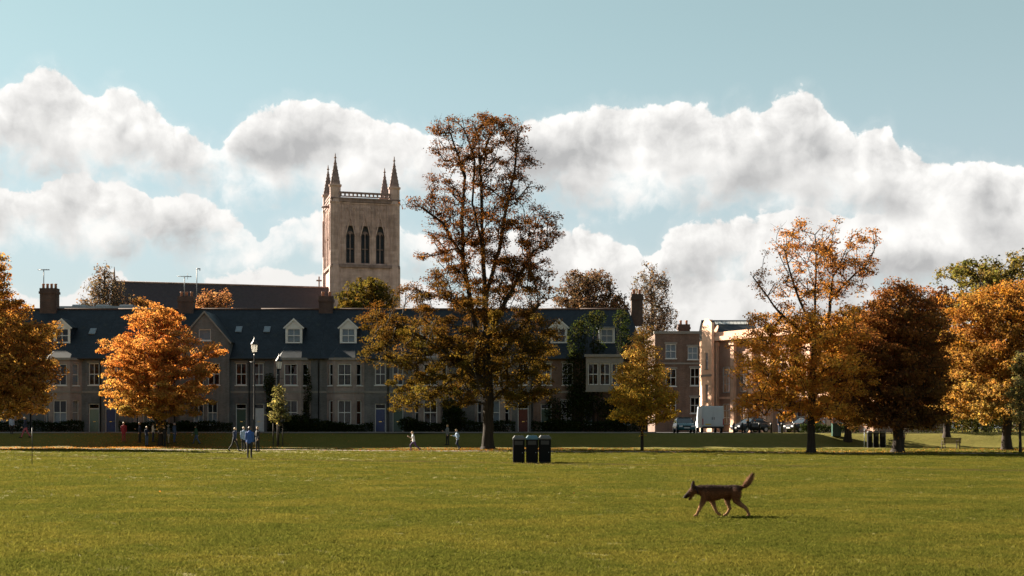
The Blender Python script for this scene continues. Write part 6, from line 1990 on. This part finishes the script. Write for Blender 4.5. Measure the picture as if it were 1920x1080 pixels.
# dog coat: dark saddle and mask, tan legs and underside
me = READ[DOG]; me.name = "dog_body"
co = mesh_co(me)
me.materials.clear()
m_, N, out = new_mat("dog_coat")
at = N.n('ShaderNodeAttribute'); at.attribute_name = "coat"
oc = obj_coord(N)
fur = N.noise(N.vmath('MULTIPLY', oc, (40, 90, 90)), 1.0, 5, 0.7).outputs[0]
cc = N.mix(N.maprange(fur, 0.3, 0.7, 0.0, 0.6), at.outputs['Color'], (0.02, 0.012, 0.008))
principled(N, out, cc, 0.85, 0, fur, 0.5, 0.01, 0.08)
me.materials.append(m_)
tan = np.array([0.25, 0.13, 0.058]); dark = np.array([0.010, 0.006, 0.005]); red = np.array([0.11, 0.042, 0.017]); cream = np.array([0.26, 0.16, 0.09])  # cream: sunlit highlights on legs and tail, painted into the coat
x, y, z = co[:, 0], co[:, 1], co[:, 2]
def ss(a, b, v): t = np.clip((v - a) / (b - a), 0, 1); return (t * t * (3 - 2 * t))[:, None]
col = tan + (red - tan) * ss(0.16, 0.34, z)
body = (x < 0.4) & (x > -0.42)
sad = ss(0.44, 0.56, z) * ss(-0.5, -0.3, x)
col = col + (dark - col) * sad * 0.9
col = col + (dark - col) * ss(0.53, 0.63, x)                      # mask
col = col + (cream - col) * (ss(0.33, 0.27, z) * ss(0.28, 0.1, np.abs(x)) * 0.4)
col = col + (dark - col) * (ss(-0.40, -0.46, x) * ss(0.70, 0.80, z) * 0.7)   # tail tip
col = col + (cream - col) * (ss(-0.40, -0.5, x) * ss(0.5, 0.56, z) * ss(0.80, 0.72, z) * 0.35)  # sunlit paleness of the tail, put into its colour
a_ = me.attributes.new("coat", 'FLOAT_COLOR', 'POINT')
a_.data.foreach_set("color", np.concatenate([col, np.ones((len(col), 1))], 1).astype(np.float32).reshape(-1))
me.polygons.foreach_set("use_smooth", [True] * len(me.polygons))
DY = gy(968.0)
dog = obj("dog", me, loc=(wx(1350, DY), DY, ground_z(wx(1350, DY), DY) + 0.012))
dog.rotation_euler = (0, 0, math.radians(178)); tag(dog, "brown shepherd-type dog walking left across the lawn with tail raised", "dog")
mb = MB()   # collar, eyes, nose
cN = Vector((0.435, 0, 0.493)); cd = Vector((math.cos(0.2), 0, -math.sin(0.35))).normalized(); cu_ = Vector((cd.z * -1, 0, cd.x))
ring = [cN + Vector((0, 1, 0)) * 0.076 * math.cos(t) + cu_ * 0.084 * math.sin(t) for t in np.linspace(0, 2 * math.pi, 25)]
mb.tube(ring, 0.013, 8, cap=False); mb.build("collar", mat_plain("collar_leather", (0.02, 0.014, 0.02), 0.9, 0, 0.1, 6, 0.05), dog, True)
mb = MB(); mb.lathe([(0.004, -0.015), (0.014, -0.01), (0.014, 0.01), (0.004, 0.015)], 10, tuple(cN + Vector((0.02, 0.03, -0.10)))); mb.build("collar_tag", M_BRASS, dog, True)
hd = Vector((0.515, 0, 0.478)); f = Vector((math.cos(0.62), 0, -math.sin(0.62))); u = Vector((math.sin(0.62), 0, math.cos(0.62)))
for sd in (-1, 1):
    mb = MB(); p = hd + f * 0.055 + Vector((0, sd * 0.045, 0)) + u * 0.03
    mb.lathe([(0.001, -0.009), (0.008, -0.005), (0.0095, 0), (0.008, 0.005), (0.001, 0.009)], 10, tuple(p)); mb.build("eye", mat_plain("dog_eye", (0.01, 0.007, 0.005), 0.1), dog, True)
mb = MB(); p = hd + f * 0.2 - u * 0.002; mb.lathe([(0.002, -0.012), (0.014, -0.008), (0.016, 0.002), (0.008, 0.012)], 10, tuple(p)); mb.build("nose", mat_plain("dog_nose", (0.008, 0.008, 0.008), 0.6), dog, True)

# rough coat: short hair lying back along the body
def dog_fur():
    rng = np.random.default_rng(8)
    no = np.empty(len(me.vertices) * 3, np.float32); me.vertices.foreach_get("normal", no); no = no.reshape(-1, 3)
    n = 13000
    idx = rng.integers(0, len(co), n)
    p = co[idx].astype(float); nn = no[idx].astype(float)
    keep = (p[:, 2] > 0.12) & ~((p[:, 0] > 0.60))
    idx, p, nn = idx[keep], p[keep], nn[keep]; n = len(p)
    back = np.tile(np.array([-1.0, 0, -0.35]), (n, 1))
    tail = p[:, 0] < -0.42
    tl = tail & (p[:, 2] > 0.5)
    back[tl] = np.array([-0.55, 0, 0.75])
    low = p[:, 2] < 0.3
    back[low] = np.array([-0.3, 0, -1.0])
    d = nn * 0.45 + back * 0.8 + rng.normal(size=(n, 3)) * 0.15
    d /= np.linalg.norm(d, axis=1, keepdims=True)
    L = 0.028 + 0.016 * rng.random(n); L[tl] *= 1.7; L[low] *= 0.6
    neck = (p[:, 0] > 0.25) & (p[:, 0] < 0.47); L[neck] *= 1.3
    sd = np.cross(d, nn); sd /= (np.linalg.norm(sd, axis=1, keepdims=True) + 1e-6)
    V = np.empty((n, 3, 3), np.float32)
    V[:, 0] = p - sd * 0.0022 - nn * 0.002; V[:, 1] = p + sd * 0.0022 - nn * 0.002; V[:, 2] = p + d * L[:, None]
    fm_ = bpy.data.meshes.new("fur")
    fm_.from_pydata(V.reshape(-1, 3).tolist(), [], np.arange(3 * n).reshape(-1, 3).tolist())
    cl = np.repeat((col[idx] * rng.lognormal(0.25, 0.5, n)[:, None])[:, None, :], 3, 1)
    at_ = fm_.attributes.new("coat", 'FLOAT_COLOR', 'POINT')
    at_.data.foreach_set("color", np.concatenate([cl, np.ones((n, 3, 1))], 2).astype(np.float32).reshape(-1))
    fm_.materials.append(MATS["dog_coat"])
    tag(obj("fur", fm_, dog), kind="stuff")
dog_fur()
# ------------------------------------------------------------------ grass blades and fallen leaves
def grass_tuft(seed, nb):
    rng = np.random.default_rng(seed)
    V = []; Fc = []; C = []
    for k in range(nb):
        a = rng.random() * 2 * math.pi; rr = rng.random() ** 0.5 * 0.075
        bx, by_ = rr * math.cos(a), rr * math.sin(a)
        h = 0.022 + 0.022 * rng.random(); w = 0.0035 + 0.002 * rng.random()
        t = rng.random() * 2 * math.pi; dx, dy = math.cos(t), math.sin(t)
        l = 0.35 + 0.9 * rng.random(); ln = rng.random() * 2 * math.pi
        lx_, ly_ = math.cos(ln) * l * h, math.sin(ln) * l * h
        i = len(V)
        V += [(bx - dx * w, by_ - dy * w, -0.004), (bx + dx * w, by_ + dy * w, -0.004), (bx + lx_ * .35 + dx * w * .8, by_ + ly_ * .35 + dy * w * .8, h * .6), (bx + lx_ * .35 - dx * w * .8, by_ + ly_ * .35 - dy * w * .8, h * .6), (bx + lx_, by_ + ly_, h)]
        Fc += [(i, i + 1, i + 2, i + 3), (i + 3, i + 2, i + 4)]
        g = rng.random()
        base = np.array([0.066, 0.069, 0.0105]) * (1 - g) + np.array([0.118, 0.105, 0.022]) * g
        base = base * rng.lognormal(0, 0.14)
        C += [tuple(base * f) + (1.0,) for f in (1, 1, 1, 1, 1.0)]
    me = bpy.data.meshes.new("grass_tuft"); me.from_pydata(V, [], Fc)
    at = me.attributes.new("tint", 'FLOAT_COLOR', 'POINT'); at.data.foreach_set("color", np.array(C, np.float32).reshape(-1))
    me.materials.append(M_GRASS)
    o = bpy.data.objects.new("grass_tuft", me)
    return o

m_, N, out = new_mat("grass_blade")
at = N.n('ShaderNodeAttribute'); at.attribute_name = "tint"
gp = N.n('ShaderNodeNewGeometry')
patch = N.noise(gp.outputs['Position'], 0.35, 4, 0.6).outputs[0]
patch2 = N.noise(gp.outputs['Position'], 1.7, 3, 0.6).outputs[0]
g1 = N.mix(N.maprange(patch, 0.42, 0.62), (0.78, 0.86, 0.8), (1.12, 1.06, 1.0))
g2 = N.mix(N.maprange(patch2, 0.35, 0.65), (0.88, 0.91, 0.88), (1.08, 1.05, 1.05))
gc = N.mix(1.0, N.mix(1.0, at.outputs['Color'], g1, 'MULTIPLY'), g2, 'MULTIPLY')
sp = N.n('ShaderNodeSeparateXYZ'); N.put(sp.inputs[0], gp.outputs['Position'])
wob = N.math('MULTIPLY_ADD', N.noise(gp.outputs['Position'], 0.12, 3, 0.5).outputs[0], 5.0, -2.5)
ln = N.math('ABSOLUTE', N.math('ADD', N.math('SUBTRACT', N.math('MULTIPLY_ADD', sp.outputs[0], 0.55, sp.outputs[1]), 60.0), wob))
worn = N.math('MULTIPLY', N.maprange(ln, 1.5, 0.3, 0, 0.85), N.maprange(patch2, 0.35, 0.6))
gc = N.mix(worn, gc, (0.075, 0.056, 0.026))
df = N.n('ShaderNodeBsdfDiffuse'); N.put(df.inputs[0], gc)
tr = N.n('ShaderNodeBsdfTranslucent'); N.put(tr.inputs[0], gc)
mx = N.n('ShaderNodeMixShader'); mx.inputs[0].default_value = 0.5
N.t.links.new(df.outputs[0], mx.inputs[1]); N.t.links.new(tr.outputs[0], mx.inputs[2])
N.t.links.new(mx.outputs[0], out.inputs[0])
M_GRASS = m_

def build_grass():
    rng = np.random.default_rng(5)
    P = []
    bands = [(7, 11, 120), (11, 16, 170), (16, 22, 170), (22, 30, 120), (30, 40, 70), (40, 52, 40), (52, 66, 24), (66, 84, 12), (84, 104, 5)]
    for a, b, dens in bands:
        hw = b * 0.43 + 8.0
        n = int((b - a) * 2 * hw * dens)
        x = (rng.random(n) * 2 - 1) * hw; y = a + (b - a) * rng.random(n)
        keep = np.abs(x) < y * 0.43 + 7.0
        P.append(np.stack([x[keep], y[keep]], 1))
    P = np.vstack(P)
    z = 0.02 * np.sin(P[:, 0] * 0.33 + 0.7) * np.sin(P[:, 1] * 0.21) + 0.012 * np.sin(P[:, 0] * 1.1 + P[:, 1] * 0.6)
    n = len(P)
    me = bpy.data.meshes.new("lawn_grass")
    me.vertices.add(n); me.vertices.foreach_set("co", np.stack([P[:, 0], P[:, 1], z], 1).astype(np.float32).reshape(-1))
    sc = (0.8 + 0.5 * rng.random(n)) * (1 + np.clip((P[:, 1] - 30) / 40, 0, 1) * 0.5)
    rot = rng.random(n) * 2 * math.pi
    a = me.attributes.new("sc", 'FLOAT', 'POINT'); a.data.foreach_set("value", sc.astype(np.float32))
    a = me.attributes.new("rz", 'FLOAT_VECTOR', 'POINT')
    rv = np.zeros((n, 3), np.float32); rv[:, 2] = rot; a.data.foreach_set("vector", rv.reshape(-1))
    me.update()
    o = obj("lawn_grass", me); tag(o, "short mown yellow-green grass covering the lawn", "grass", kind="stuff")
    kit = bpy.data.collections.new("grass_tufts")
    for s in range(5):
        kit.objects.link(grass_tuft(900 + s, 22))
    g = bpy.data.node_groups.new("grass_scatter", 'GeometryNodeTree')
    g.interface.new_socket("Geometry", in_out='INPUT', socket_type='NodeSocketGeometry')
    g.interface.new_socket("Geometry", in_out='OUTPUT', socket_type='NodeSocketGeometry')
    gi = g.nodes.new('NodeGroupInput'); go = g.nodes.new('NodeGroupOutput')
    ci = g.nodes.new('GeometryNodeCollectionInfo'); ci.inputs['Collection'].default_value = kit; ci.inputs['Separate Children'].default_value = True; ci.inputs['Reset Children'].default_value = True
    ip = g.nodes.new('GeometryNodeInstanceOnPoints'); ip.inputs['Pick Instance'].default_value = True
    a1 = g.nodes.new('GeometryNodeInputNamedAttribute'); a1.data_type = 'FLOAT'; a1.inputs[0].default_value = "sc"
    a2 = g.nodes.new('GeometryNodeInputNamedAttribute'); a2.data_type = 'FLOAT_VECTOR'; a2.inputs[0].default_value = "rz"
    e2r = g.nodes.new('FunctionNodeEulerToRotation')
    g.links.new(gi.outputs[0], ip.inputs['Points']); g.links.new(ci.outputs[0], ip.inputs['Instance'])
    g.links.new(a1.outputs[0], ip.inputs['Scale']); g.links.new(a2.outputs[0], e2r.inputs[0]); g.links.new(e2r.outputs[0], ip.inputs['Rotation'])
    g.links.new(ip.outputs[0], go.inputs[0])
    md = o.modifiers.new("scatter", 'NODES'); md.node_group = g
    print("grass tufts", n)
build_grass()

def fallen_leaves():
    rng = np.random.default_rng(77)
    pos = []; tint = []
    for px, Y, n, rad, pal in ((300, 112, 5200, 8, ORANGE), (-12, 101, 4200, 9, AMBER), (915, 99, 3600, 9, RUST), (1204, 94, 700, 3.5, GOLD), (1521, 87, 800, 7, GOLD), (1683, 88, 700, 7, MAROON + AMBER), (1888, 97, 1000, 8, AMBER), (960, 60, 50, 60, RUST)):
        x = wx(px, Y) + rng.normal(size=n) * rad * 0.7; y = Y + rng.normal(size=n) * rad * 0.45
        ok = (y > 16) & (y < 118)
        for a, b in zip(x[ok], y[ok]): pos.append((a, b, ground_z(a, b) + 0.035))
        tint.append(palette_pick(pal, rng, int(ok.sum())))
    pos = np.array(pos); tint = np.vstack(tint) * rng.lognormal(0, 0.3, len(pos))[:, None]
    nrm = rng.normal(size=pos.shape) * 0.5; nrm[:, 2] += 1
    o = obj("fallen_leaves", leaf_mesh("fallen_leaves", pos, nrm, 0.09 * rng.lognormal(0, 0.25, len(pos)), np.clip(tint * 0.6, 0.01, 0.8), rng)); tag(o, "fallen autumn leaves strewn over the grass under the trees", "leaves", kind="stuff")
fallen_leaves()
